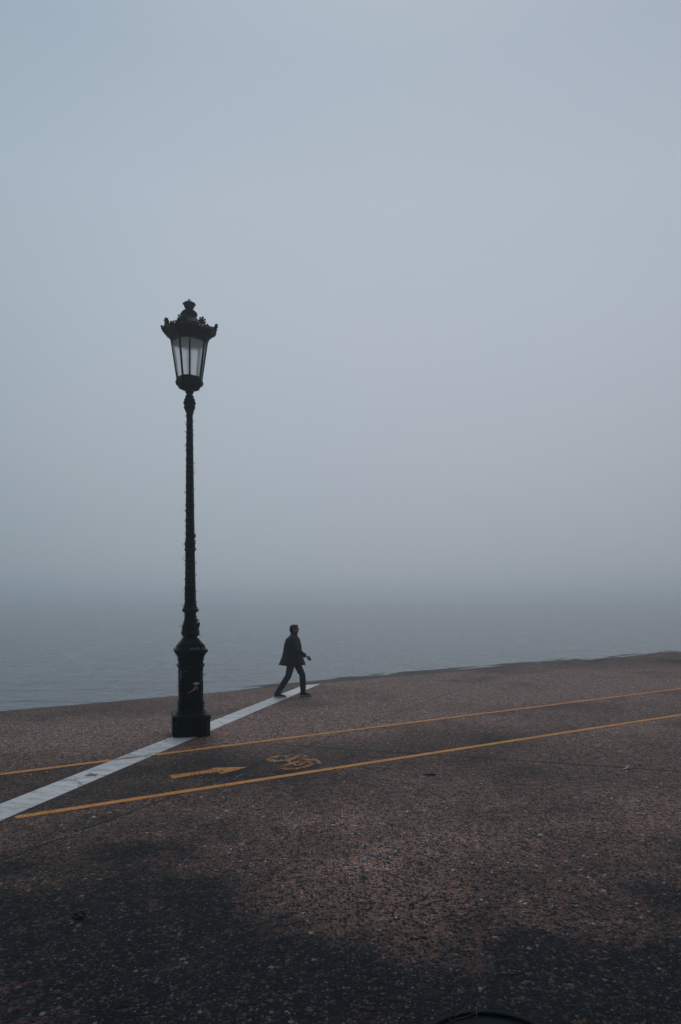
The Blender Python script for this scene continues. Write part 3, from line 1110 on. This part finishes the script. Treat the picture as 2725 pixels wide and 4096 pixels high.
# crest: a palmette in the middle of every side of the cornice and low scrolls beside it
rim = octring(Z(1331), 103.5 * S, LB, LP)
for i in range(8):
    p, q = rim[i], rim[(i + 1) % 8]
    mid = (p + q) / 2
    along = (q - p).normalized()
    outw = Vector((mid.x, mid.y, 0)).normalized()
    up = (Vector((0, 0, 1)) * 0.92 + outw * 0.30).normalized()
    ln = (q - p).length
    bm = bmesh.new()

    def at(u, v, o=0.0): return mid + along * u + up * v * 0.95 + outw * o
    # palmette
    tube(bm, [at(0, -0.01), at(0, 0.06), at(0, 0.115)], [(0.040, 0.014), (0.034, 0.013), (0.016, 0.011)], 8)
    for ang, rr, ll in ((0, .017, .135), (32, .014, .128), (-32, .014, .128), (62, .013, .10), (-62, .013, .10), (95, .011, .075), (-95, .011, .075)):
        a = R(ang)
        b0 = at(0, 0.035)
        tip = at(math.sin(a) * ll * 0.66, 0.045 + math.cos(a) * (ll - 0.04) * 0.92, 0.012)
        tube(bm, [b0, b0.lerp(tip, 0.6), tip], [(0.012, 0.009), (rr * 1.35, 0.011), (rr, 0.011)], 7)
        ball(bm, tip, rr * 1.35, 7)
    # scrolls either side
    for s in (-1, 1):
        half = ln / 2 - 0.012
        for fr, hh, rr in ((0.30, .018, .020), (0.44, .030, .018), (0.58, .048, .019), (0.72, .032, .016), (0.86, .020, .018), (0.97, .032, .015)):
            c = at(s * half * fr, hh)
            ball(bm, c, (rr, rr, rr), 7)
            tube(bm, [at(s * half * fr, -0.012), c], [0.010, 0.007], 6)
        tube(bm, [at(s * half * k / 6, 0.006 + 0.012 * abs(math.sin(k * 1.7))) for k in range(1, 7)], 0.0085, 6)
    link('crest_ornament', bm, M['iron'], roof, True, 40)

# ------------------------------------------------------------------ string of lights wound round the lamp
lights = empty('string_lights', (LX, LY, 0))
lights.rotation_euler = (0, R(-0.22), 0)
tag(lights, 'black cable of small fairy lights wound in a spiral around the lamp column', 'string lights')


def rad_at(y):
    tab = [(1650, 15), (1664, 12.8), (1730, 13.3), (1896, 15.2), (2098, 17.1), (2160, 17.8), (2166, 22.5), (2172, 22.8), (2180, 20.3), (2192, 21), (2200, 23.4), (2208, 18.6), (2310, 20.4), (2375, 22),
           (2413, 22.8), (2428, 27), (2440, 33.2), (2450, 25.5), (2458, 22.3), (2485, 25.8), (2495, 30), (2525, 34.8), (2537, 36), (2550, 28)]
    for (a, ra), (b_, rb) in zip(tab, tab[1:]):
        if y <= b_: return ra + (rb - ra) * max(0, (y - a)) / (b_ - a)
    return tab[-1][1]


bm = bmesh.new()
pts = []
y = 1652.0
ang = 0.3
r6 = random.Random(11)
spots = []
ph = [r6.uniform(0, 6) for _ in range(6)]
while y < 2549:
    rr = rad_at(y) * S + 0.004
    wob = 2.6 * math.sin(ang * 0.37 + ph[0]) + 2.0 * math.sin(ang * 0.81 + ph[1]) + 1.1 * math.sin(3.1 * ang + ph[2])
    zz_ = Z(y) + wob * S
    pts.append(Vector((rr * math.cos(ang), rr * math.sin(ang), zz_)))
    st = 2 * math.pi / 22
    pitch = 27 + 7 * math.sin(ang * 0.21 + ph[3])
    if 2484 < y: pitch = 15
    y += pitch / 22
    ang -= st
tube(bm, pts, 0.006, 6)
# extra turns bunched on the swelling above the pedestal and under the bands
for yy, dz in ((2492, 0.012), (2497, -0.008), (2502, 0.006), (2416, 0.01), (2160, 0.004), (1790, 0.012), (2020, 0.01), (2528, 0.012)):
    rr = rad_at(yy) * S + 0.006
    lp = [Vector((rr * math.cos(a), rr * math.sin(a), Z(yy) + dz * math.sin(a + yy) + 0.006 * math.sin(3 * a + yy))) for a in [2 * math.pi * k / 24 for k in range(25)]]
    tube(bm, lp, 0.0045, 6)
cable = link('cable', bm, M['cable'], lights, True)

# cable hanging slack in two loops on the left
bm = bmesh.new()
for yc, hgt, wd in ((2235, 11, 13), (1693, 4.5, 8)):
    rr = rad_at(yc) * S
    lp = [Vector((-rr + 0.01 - wd * S * math.sin(math.pi * k / 12), -0.02 + 0.03 * k / 12, Z(yc - hgt + 2 * hgt * k / 12))) for k in range(13)]
    tube(bm, lp, 0.0035, 6)
    lo_ = link('cable_loop', bm, M['cable'], lights, True)
    bm = bmesh.new()
# cable carried down over the pedestal
PEDW = [(2556, 34), (2577, 54), (2597, 67), (2606, 65), (2630, 51), (2650, 49), (2660, 54), (2670, 49), (2790, 48.5)]


def pedr(y):
    for (a, ra), (b_, rb) in zip(PEDW, PEDW[1:]):
        if y <= b_: return ra + (rb - ra) * max(0, y - a) / (b_ - a)
    return 48.5


def octpoint(a, hw):
    """point of the cut-corner square of half width hw in direction a (from the front, turning right)"""
    rad = hw * S * PK
    best = 1e9
    for k in range(8):
        t = PP + k * math.pi / 4
        ap = rad * (math.cos(PB) if k % 2 == 0 else math.cos(R(45) - PB))
        c = math.cos(a - t)
        if c > 0.05: best = min(best, ap / c)
    return Vector((math.sin(a), -math.cos(a), 0)) * (best + 0.005)


lp = []
y, a = 2600.0, 0.2
while y < 2768:
    p = octpoint(a, pedr(y))
    lp.append(p + Vector((0, 0, Z(y) + 0.006 * math.sin(1.7 * a))))
    a += 2 * math.pi / 40
    y += 24 / 40
tube(bm, lp, 0.0042, 6)
cable2 = link('cable', bm, M['cable'], lights, True)
cable2['label'] = 'looser run of cable over the pedestal'


def bulb_mesh():
    bm = bmesh.new()
    tube(bm, [(0, 0, 0), (0.016, 0, 0), (0.018, 0, 0), (0.036, 0, 0), (0.043, 0, 0)], [0.0052, 0.0052, 0.0038, 0.0034, 0.0012], 7)
    return bm


proto = None
nb = 0


def bulb(pos, dirv):
    global proto, nb
    if proto is None:
        proto = link('bulb', bulb_mesh(), M['bulb'], lights, True, 40)
        o = proto
    else:
        o = proto.copy()
        C.objects.link(o)
        o.parent = lights
    o.location = pos
    o.rotation_euler = Vector(dirv).to_track_quat('X', 'Z').to_euler()
    sc_ = r6.uniform(0.75, 1.3)
    o.scale = (sc_, sc_, sc_)
    nb += 1


step = max(1, len(pts) // 80)
i = 3
while i < len(pts) - 2 and nb < 84:
    p = pts[i]
    d = Vector((p.x, p.y, 0)).normalized()
    tn = Vector((-d.y, d.x, 0))
    dv = d + Vector((0, 0, r6.uniform(-1.6, 1.3))) + tn * r6.uniform(-0.8, 0.8)
    bulb(p, dv)
    i += step + r6.choice((-1, 0, 1))
for k in (0.06, 0.17, 0.31, 0.38, 0.60, 0.66, 0.83):
    p = lp[int(k * len(lp))]
    d = Vector((p.x, p.y, 0)).normalized()
    bulb(p, d + Vector((0, 0, r6.uniform(-0.8, 0.6))))

# plug box on the right, and a small one under the capital
for yy, sx, s_ in ((2500, 1, 1.0), (2483, 1, 0.55), (1632, 1, 0.6), (2146, 1, 0.7)):
    bm = bmesh.new()
    rr = rad_at(yy) * S
    m = Matrix.Translation((rr + 0.012, -0.02, Z(yy))) @ Matrix.Rotation(R(12), 4, 'Y')
    box(bm, (-0.018 * s_, -0.02 * s_, -0.045 * s_), (0.018 * s_, 0.02 * s_, 0.045 * s_), m)
    bmesh.ops.bevel(bm, geom=bm.edges[:], offset=0.006 * s_, segments=2, affect='EDGES')
    tube(bm, [m @ Vector((0, 0, 0.04 * s_)), m @ Vector((-0.01, -0.01, 0.08 * s_)), m @ Vector((-0.035, 0, 0.10 * s_))], 0.005, 6)
    tube(bm, [m @ Vector((0, 0, -0.04 * s_)), m @ Vector((-0.012, -0.01, -0.07 * s_)), m @ Vector((-0.03, 0, -0.075 * s_))], 0.005, 6)
    link('plug', bm, M['cable'], lights, True, 40)

# white plastic strip caught on the door
bm = bmesh.new()
P_ = [(750.5, 2764), (756, 2762), (763, 2758), (770, 2752), (777, 2744), (783, 2736), (789, 2730.5), (795, 2727)]
tube(bm, [onface(ux(x), Z(y), 0.022 + 0.012 * math.sin(i * 0.9)) + Vector((LX, LY, 0)) for i, (x, y) in enumerate(P_)], [0.0035] + [0.0042] * 6 + [0.0055], 7)
zt = link('plastic_strip', bm, M['plastic'], None, True)
tag(zt, 'thin white plastic strip curving across the torn paper on the lamp pedestal', 'strip')

# ------------------------------------------------------------------ person walking to the right
PX, PY = -1.125, 16.2
person = empty('person', (PX, PY, 0))
tag(person, 'person in a dark flared coat walking right along the quay edge', 'person')
M['skin'] = simple('skin', (0.30, 0.205, 0.17), 0.55, 0.1)
M['coat'] = simple('dark_navy_wool', (0.050, 0.067, 0.088), 0.9, 0.3, 40, spec=0.2, bump=0.4, bscale=90)
M['trousers'] = simple('dark_blue_cotton', (0.075, 0.094, 0.116), 0.9, 0.3, 30, spec=0.2, bump=0.3)
M['hair'] = simple('dark_hair', (0.018, 0.018, 0.02), 0.6, 0.4, 60, bump=0.6)
M['shoe'] = simple('grey_blue_knit', (0.035, 0.055, 0.07), 0.8, 0.2, 50)
M['sole'] = simple('white_rubber', (0.50, 0.53, 0.55), 0.6, 0.1)


def fuse(name, bm, mat, parent, voxel, smooth_it=6, label=None):
    o = link(name, bm, mat, parent)
    md = o.modifiers.new('r', 'REMESH')
    md.mode = 'VOXEL'
    md.voxel_size = voxel
    ms = o.modifiers.new('s', 'SMOOTH')
    ms.factor = 0.5
    ms.iterations = smooth_it
    dg = bpy.context.evaluated_depsgraph_get()
    me = bpy.data.meshes.new_from_object(o.evaluated_get(dg))
    o.modifiers.clear()
    old = o.data
    o.data = me
    bpy.data.meshes.remove(old)
    me.name = name
    if not me.materials: me.materials.append(mat)
    me.polygons.foreach_set('use_smooth', [True] * len(me.polygons))
    if label: o['label'] = label
    return o


def ering(c, rx, ry, n=20, tilt=0.0):
    return [Vector((c[0] + rx * math.cos(2 * math.pi * k / n), c[1] + ry * math.sin(2 * math.pi * k / n), c[2] + tilt * rx * math.cos(2 * math.pi * k / n))) for k in range(n)]


HIPS = {'near': Vector((0.0, -0.09, 0.90)), 'far': Vector((0.0, 0.09, 0.90))}
LEG = {'near': [Vector((-0.005, -0.09, 0.92)), Vector((-0.11, -0.10, 0.50)), Vector((-0.355, -0.11, 0.115))],
       'far': [Vector((0.02, 0.09, 0.92)), Vector((0.215, 0.10, 0.51)), Vector((0.235, 0.12, 0.10))]}
ARM = {'near': [Vector((0.0, -0.185, 1.40)), Vector((0.09, -0.265, 1.15)), Vector((0.315, -0.275, 0.985))],
       'far': [Vector((0.0, 0.185, 1.40)), Vector((-0.175, 0.26, 1.15)), Vector((-0.235, 0.27, 0.91))]}


def limb(bm, js, rs, seg=14):
    """rounded chain of tapered segments: js joints, rs radius at joints and mids"""
    pts, rad = [], []
    for i in range(len(js) - 1):
        for k in range(5):
            f = k / 5
            pts.append(js[i].lerp(js[i + 1], f))
            r0, rm, r1 = rs[i * 2], rs[i * 2 + 1], rs[i * 2 + 2]
            rad.append(r0 * (1 - f) * (1 - f) + 2 * rm * f * (1 - f) + r1 * f * f)
    pts.append(js[-1])
    rad.append(rs[-1])
    tube(bm, pts, rad, seg)
    for j in js: pass


bm = bmesh.new()
loft(bm, [ering((0.0, 0, 0.84), 0.10, 0.15), ering((0.0, 0, 0.92), 0.115, 0.168), ering((0.005, 0, 1.06), 0.095, 0.14), ering((0.015, 0, 1.25), 0.115, 0.16),
          ering((0.005, 0, 1.38), 0.10, 0.165), ering((0.005, 0, 1.44), 0.065, 0.10), ering((0.02, 0, 1.48), 0.054, 0.056), ering((0.035, 0, 1.56), 0.052, 0.054)])
# head: skull, jaw, nose, ears
ball(bm, (0.035, 0, 1.625), (0.098, 0.076, 0.092), 20)
ball(bm, (0.062, 0, 1.565), (0.066, 0.058, 0.058), 16)
tube(bm, [(0.118, 0, 1.635), (0.140, 0, 1.605), (0.138, 0, 1.597)], [0.010, 0.015, 0.012], 8)
ball(bm, (0.112, 0, 1.645), (0.022, 0.052, 0.012), 10)
ball(bm, (0.120, 0, 1.563), (0.014, 0.024, 0.010), 8)
ball(bm, (0.112, 0, 1.532), (0.020, 0.024, 0.016), 8)
for s in (-1, 1):
    ball(bm, (0.028, s * 0.079, 1.612), (0.020, 0.010, 0.031), 8)
for k in ('near', 'far'):
    limb(bm, LEG[k], [0.088, 0.080, 0.056, 0.060, 0.038])
    a = LEG[k][2]
    tube(bm, [a + Vector((-0.05, 0, -0.05)), a + Vector((0.03, 0, -0.04)), a + Vector((0.12, 0, -0.062)), a + Vector((0.165, 0, -0.07))], [(0.032, 0.03), (0.036, 0.034), (0.042, 0.022), (0.028, 0.014)], 10)
    limb(bm, ARM[k], [0.052, 0.046, 0.038, 0.036, 0.026])
    wr = ARM[k][2]
    d = (ARM[k][2] - ARM[k][1]).normalized()
    side = Vector((0, 1, 0))
    fw = side.cross(d).normalized()
    if fw.x < 0: fw = -fw
    palm = wr + d * 0.085
    tube(bm, [wr - d * 0.01, wr + d * 0.03, palm], [(0.024, 0.02), (0.038, 0.018), (0.040, 0.015)], 10)
    inward = Vector((0, 1 if k == 'near' else -1, 0))
    for fi, ln in enumerate((0.070, 0.080, 0.074, 0.058)):
        b0 = palm + fw * (0.028 - 0.0185 * fi)
        p1 = b0 + d * ln * 0.5 + inward * 0.006
        p2 = b0 + d * ln * 0.85 + inward * 0.028
        tube(bm, [b0 - d * 0.02, b0, p1, p2], [0.010, 0.0095, 0.0088, 0.007], 8)
    t0 = wr + d * 0.03 + fw * 0.026
    tube(bm, [t0 - fw * 0.012, t0 + fw * 0.022 + d * 0.03, t0 + fw * 0.026 + d * 0.062 + inward * 0.01], [0.013, 0.0115, 0.009], 8)
body = fuse('body', bm, M['skin'], person, 0.0075, 3)

M['eye'] = simple('eye', (0.25, 0.24, 0.23), 0.3)
for s in (-1, 1):
    bm = bmesh.new()
    ball(bm, (0.1145, s * 0.031, 1.628), (0.010, 0.014, 0.008), 10)
    link('eye', bm, M['eye'], body, True)

# hair: cap over the skull, down to the nape
bm = bmesh.new()
ball(bm, (0.018, 0, 1.640), (0.103, 0.086, 0.084), 20)
ball(bm, (-0.028, 0, 1.595), (0.062, 0.074, 0.078), 16)
ball(bm, (0.075, 0, 1.692), (0.048, 0.060, 0.026), 12)
fuse('hair', bm, M['hair'], person, 0.009, 4)

# coat, knee-length, flared to the hem with both arms in sleeves
bm = bmesh.new()
rg = []
for z, cx, rx, ry in ((1.505, 0.018, 0.072, 0.075), (1.47, 0.012, 0.078, 0.088), (1.44, 0.005, 0.105, 0.155), (1.38, -0.005, 0.165, 0.212), (1.25, -0.010, 0.205, 0.228), (1.10, -0.012, 0.225, 0.225),
                      (0.98, -0.018, 0.245, 0.235), (0.88, -0.024, 0.275, 0.245), (0.80, -0.030, 0.302, 0.252), (0.755, -0.034, 0.308, 0.252)):
    n = 28
    ring = []
    fl = max(0, (1.02 - z) / 0.26)
    for k in range(n):
        a = 2 * math.pi * k / n
        wv = 1 + 0.07 * fl * math.sin(5 * a + 0.6) + 0.03 * fl * math.sin(9 * a)
        ring.append(Vector((cx + rx * wv * math.cos(a), ry * wv * math.sin(a), z - 0.012 * fl * math.sin(3 * a))))
    rg.append(ring)
loft(bm, rg[::-1])
for k in ('near', 'far'):
    limb(bm, ARM[k], [0.070, 0.066, 0.058, 0.056, 0.050])
loft(bm, [ering((0.018, 0, 1.46), 0.088, 0.095, 20), ering((0.020, 0, 1.535), 0.080, 0.082, 20, 0.12)])
coat = fuse('coat', bm, M['coat'], person, 0.010, 5)

bm = bmesh.new()
loft(bm, [ering((0, 0, 0.80), 0.118, 0.165), ering((0, 0, 0.90), 0.122, 0.175), ering((0.0, 0, 1.02), 0.108, 0.15)])
for k in ('near', 'far'):
    js = LEG[k][:2] + [LEG[k][1].lerp(LEG[k][2], 1.05)]
    limb(bm, js, [0.100, 0.094, 0.076, 0.078, 0.064])
fuse('trousers', bm, M['trousers'], person, 0.010, 5)

for k in ('near', 'far'):
    a = LEG[k][2]
    rot = Matrix.Rotation(R(4 if k == 'near' else -3), 4, 'Y')
    base = Vector((a.x, a.y, 0))
    bm = bmesh.new()
    rings = []
    for x, wd, z0_, z1_ in ((-0.080, 0.018, 0.035, 0.085), (-0.070, 0.030, 0.028, 0.115), (-0.035, 0.037, 0.026, 0.125), (0.02, 0.040, 0.026, 0.118), (0.07, 0.043, 0.026, 0.090), (0.12, 0.047, 0.026, 0.070), (0.165, 0.042, 0.028, 0.056), (0.192, 0.022, 0.032, 0.044)):
        rings.append([base + Vector((x, wd * math.cos(t_), (z0_ + z1_) / 2 + (z1_ - z0_) / 2 * math.sin(t_))) for t_ in [2 * math.pi * q / 14 for q in range(14)]])
    loft(bm, rings)
    sh = link('shoe', bm, M['shoe'], person, True)
    bm = bmesh.new()
    out_ = []
    for x, wd in ((-0.088, 0.012), (-0.078, 0.032), (-0.03, 0.041), (0.04, 0.042), (0.11, 0.050), (0.165, 0.046), (0.195, 0.028), (0.205, 0.010)):
        out_.append((x, wd))
    ol = [(x, w_) for x, w_ in out_] + [(x, -w_) for x, w_ in out_[::-1]]
    loft(bm, [[base + Vector((x, y_, z_ + (0.008 if x > 0.17 else 0))) for x, y_ in ol] for z_ in (0.0015, 0.016, 0.034)])
    bmesh.ops.triangulate(bm, faces=[f for f in bm.faces if len(f.verts) > 4])
    link('sole', bm, M['sole'], sh)

# ------------------------------------------------------------------ manhole at the bottom edge, litter, leaves, twigs
mh = empty('manhole_cover', (0.775, 3.395, 0))
tag(mh, 'round iron manhole cover with a raised rim at the bottom edge', 'manhole cover')
bm = bmesh.new()
sg = 72
rings = []
for r_, z_ in ((0.412, -0.01), (0.412, 0.022), (0.406, 0.027), (0.376, 0.027), (0.371, 0.022), (0.369, 0.008), (0.352, 0.007), (0.350, -0.01)):
    rings.append([(r_ * math.cos(2 * math.pi * k / sg), r_ * math.sin(2 * math.pi * k / sg), z_) for k in range(sg)])
loft(bm, rings, False, False)
link('rim', bm, M['iron_dark'], mh, True, 25)
bm = bmesh.new()
lathe(bm, [(0.001, 0.345), (0.009, 0.345), (0.011, 0.342)], sg)
for k in range(-8, 9):
    x = k * 0.04
    hl = math.sqrt(max(0, 0.325 ** 2 - x * x))
    for q in range(-7, 8):
        yy = q * 0.045 + (0.022 if k % 2 else 0)
        if abs(yy) < hl - 0.02:
            box(bm, (x - 0.014, yy - 0.014, 0.0105), (x + 0.014, yy + 0.014, 0.0155))
link('cover', bm, M['iron_dark'], mh)

M['straw'] = simple('dry_straw', (0.11, 0.085, 0.062), 0.8, 0.3)
dg_ = empty('dry_grass', tuple(g(1800, 4060)) + (0.0,))
tag(dg_, 'few dry grass blades growing beside the manhole rim', 'grass tuft')
o0 = g(1800, 4060)
for bl in ([(1785, 4075, 0), (1770, 4040, 0.05), (1752, 4022, 0.06)], [(1800, 4072, 0), (1798, 4030, 0.05), (1797, 3996, 0.085)], [(1806, 4078, 0.01), (1850, 4040, 0.05), (1893, 4005, 0.07)],
           [(1902, 4078, 0.02), (1895, 4030, 0.05), (1901, 4002, 0.07)], [(1812, 4080, 0.025), (1860, 4074, 0.035), (1915, 4050, 0.045)], [(1790, 4080, 0.03), (1815, 4092, 0.035), (1830, 4098, 0.03)]):
    bm = bmesh.new()
    pp = []
    for x, y_, z_ in bl:
        q = g(x, y_)
        pp.append(Vector((q.x - o0.x, q.y - o0.y - z_ * 1.4, z_ + 0.002)))
    dense = []
    for i in range(9):
        f = i / 8
        dense.append(pp[0] * (1 - f) ** 2 + pp[1] * 2 * f * (1 - f) + pp[2] * f * f)
    tube(bm, dense, [0.0022 * (1 - 0.7 * i / 8) for i in range(9)], 5)
    link('blade', bm, M['straw'], dg_, True)


def crumple(name, pos, size, mat, label, cat, seed, group=None):
    bm = bmesh.new()
    bmesh.ops.create_icosphere(bm, subdivisions=3, radius=1)
    for v in bm.verts:
        n = noise.noise(v.co * 1.7 + Vector((seed, 0, 0))) * 0.5 + noise.noise(v.co * 4 + Vector((seed, 5, 0))) * 0.22
        v.co *= 1 + n
        v.co = Vector((v.co.x * size[0], v.co.y * size[1], max(0.0, v.co.z * size[2] + size[2] * 0.5)))
        v.co.z += 0.001
    o = link(name, bm, mat)
    o.location = (pos[0], pos[1], 0)
    return tag(o, label, cat, group)


M['tissue'] = simple('white_tissue', (0.84, 0.86, 0.87), 0.9, 0.2, 30)
M['film'] = simple('grey_plastic_film', (0.19, 0.21, 0.235), 0.35, 0.5, 40)
p = g(2513, 3076)
o = crumple('crumpled_paper', p, (0.026, 0.022, 0.034), M['tissue'], 'crumpled white paper scrap with a pointed top on the right', 'litter', 2.0)
bm = bmesh.new()
bm.from_mesh(o.data)
tube(bm, [(0.005, 0, 0.02), (0.008, 0, 0.048), (0.006, 0, 0.058)], [0.016, 0.007, 0.002], 7)
tube(bm, [(0.0, 0, 0.006), (-0.05, 0.0, 0.006), (-0.075, 0, 0.004)], [(0.016, 0.006), (0.010, 0.004), (0.002, 0.002)], 7)
bm.to_mesh(o.data)
bm.free()
crumple('plastic_scrap', g(2561, 3059), (0.022, 0.02, 0.016), M['film'], 'grey crumpled plastic film behind the white paper scrap', 'litter', 5.0)
crumple('stone_chip', g(377, 3272), (0.022, 0.014, 0.012), M['tissue'], 'white stone chip lying below the start of the near orange line', 'stone', 9.0)
p = g(2505, 3085)
crumple('stone_chip', p, (0.017, 0.008, 0.004), M['tissue'], 'small white chip just below the white paper scrap', 'stone', 12.0)


def leaf(pos, ln, wd, rz, mat, label, curl=0.02, lobes=0, seed=1):
    bm = bmesh.new()
    n = 12
    rows = []
    for i in range(n + 1):
        f = i / n
        x = (f - 0.5) * ln
        half = wd * math.sin(math.pi * min(1, f * 0.96 + 0.02)) ** 0.8 * (1 + (0.45 * math.sin(f * lobes * math.pi * 2) if lobes else 0))
        row = []
        for j in range(-3, 4):
            y_ = half * j / 3
            z_ = 0.006 + curl * abs(j / 3) ** 1.5 * math.sin(math.pi * f) + 0.010 * noise.noise(Vector((f * 4, j * 0.7, seed)))
            row.append(bm.verts.new((x, y_, max(0.002, z_))))
        rows.append(row)
    for a, b_ in zip(rows, rows[1:]):
        for j in range(6):
            bm.faces.new((a[j], a[j + 1], b_[j + 1], b_[j]))
    bmesh.ops.solidify(bm, geom=bm.faces[:], thickness=0.0012)
    tube(bm, [(-ln / 2, 0, 0.006), (-ln * 0.72, 0.004, 0.004)], [0.0016, 0.001], 5)
    o = link('fallen_leaf', bm, mat, None, True)
    o.location = (pos[0], pos[1], 0.002)
    o.rotation_euler = (0, 0, rz)
    return tag(o, label, 'leaf')


M['leaf_dark'] = simple('dead_leaf', (0.022, 0.027, 0.032), 0.6, 0.4, 40)
M['leaf_green'] = simple('wet_green_leaf', (0.008, 0.018, 0.017), 0.4, 0.3, 40)
leaf(g(316, 3668), 0.105, 0.030, R(12), M['leaf_dark'], 'curled black dead leaf lying on the dark ground at lower left', 0.018, 2, 3)
leaf(g(1717, 3098), 0.20, 0.045, R(178), M['leaf_green'], 'dark green flat leaf lying below the near orange line', 0.012, 0, 6)

M['twig'] = simple('dark_twig', (0.022, 0.014, 0.011), 0.8, 0.4, 60)
TW = [((1083, 3315), (1165, 3323)), ((1300, 3352), (1365, 3340)), ((1680, 3640), (1830, 3600)), ((1790, 3630), (1838, 3672)), ((1640, 3752), (1760, 3745)), ((1820, 3900), (1880, 3862)),
      ((2290, 3905), (2315, 3865)), ((1985, 3900), (2110, 3888)), ((470, 4022), (590, 4018)), ((490, 3985), (540, 4022)), ((2440, 3690), (2560, 3735)), ((90, 3762), (140, 3740)), ((1640, 3618), (1720, 3590))]
for i, (a, b_) in enumerate(TW):
    pa_, pb_ = g(*a), g(*b_)
    mid = (pa_ + pb_) / 2
    d = pb_ - pa_
    nn = Vector((-d.y, d.x))
    bm = bmesh.new()
    rr_ = random.Random(i)
    bend = rr_.uniform(-0.16, 0.16)
    pts_ = []
    for k in range(9):
        f = k / 8
        q = d * (f - 0.5) + nn * (bend * math.sin(math.pi * f) + rr_.uniform(-0.015, 0.015))
        pts_.append((q.x, q.y, 0.005 + 0.004 * math.sin(f * 5 + i)))
    tube(bm, pts_, [0.0032 - 0.0018 * k / 8 for k in range(9)], 5)
    o = link('twig', bm, M['twig'], None, True)
    o.location = (mid.x, mid.y, 0)
    tag(o, 'thin dark twig lying on the pebble pavement', 'twig', 'twigs scattered over the pavement')

# ------------------------------------------------------------------ the fog itself
HAZE_DENSITY = 0.0033
bm = bmesh.new()
box(bm, (-960, -900, -1.8), (960, 1020, 8.1))
m = bpy.data.materials.new('fog')
m.use_nodes = True
t = m.node_tree
t.nodes.clear()
mo = N(t, 'ShaderNodeOutputMaterial')
pv = N(t, 'ShaderNodeVolumePrincipled')
pv.inputs['Color'].default_value = (0.92, 0.970, 0.998, 1)
pv.inputs['Density'].default_value = HAZE_DENSITY
pv.inputs['Density Attribute'].default_value = ''
pv.inputs['Anisotropy'].default_value = 0.80
t.links.new(pv.outputs[0], mo.inputs['Volume'])
hz = link('haze', bm, m)
tag(hz, 'pale fog lying over the sea and the quay', 'fog', kind='stuff')
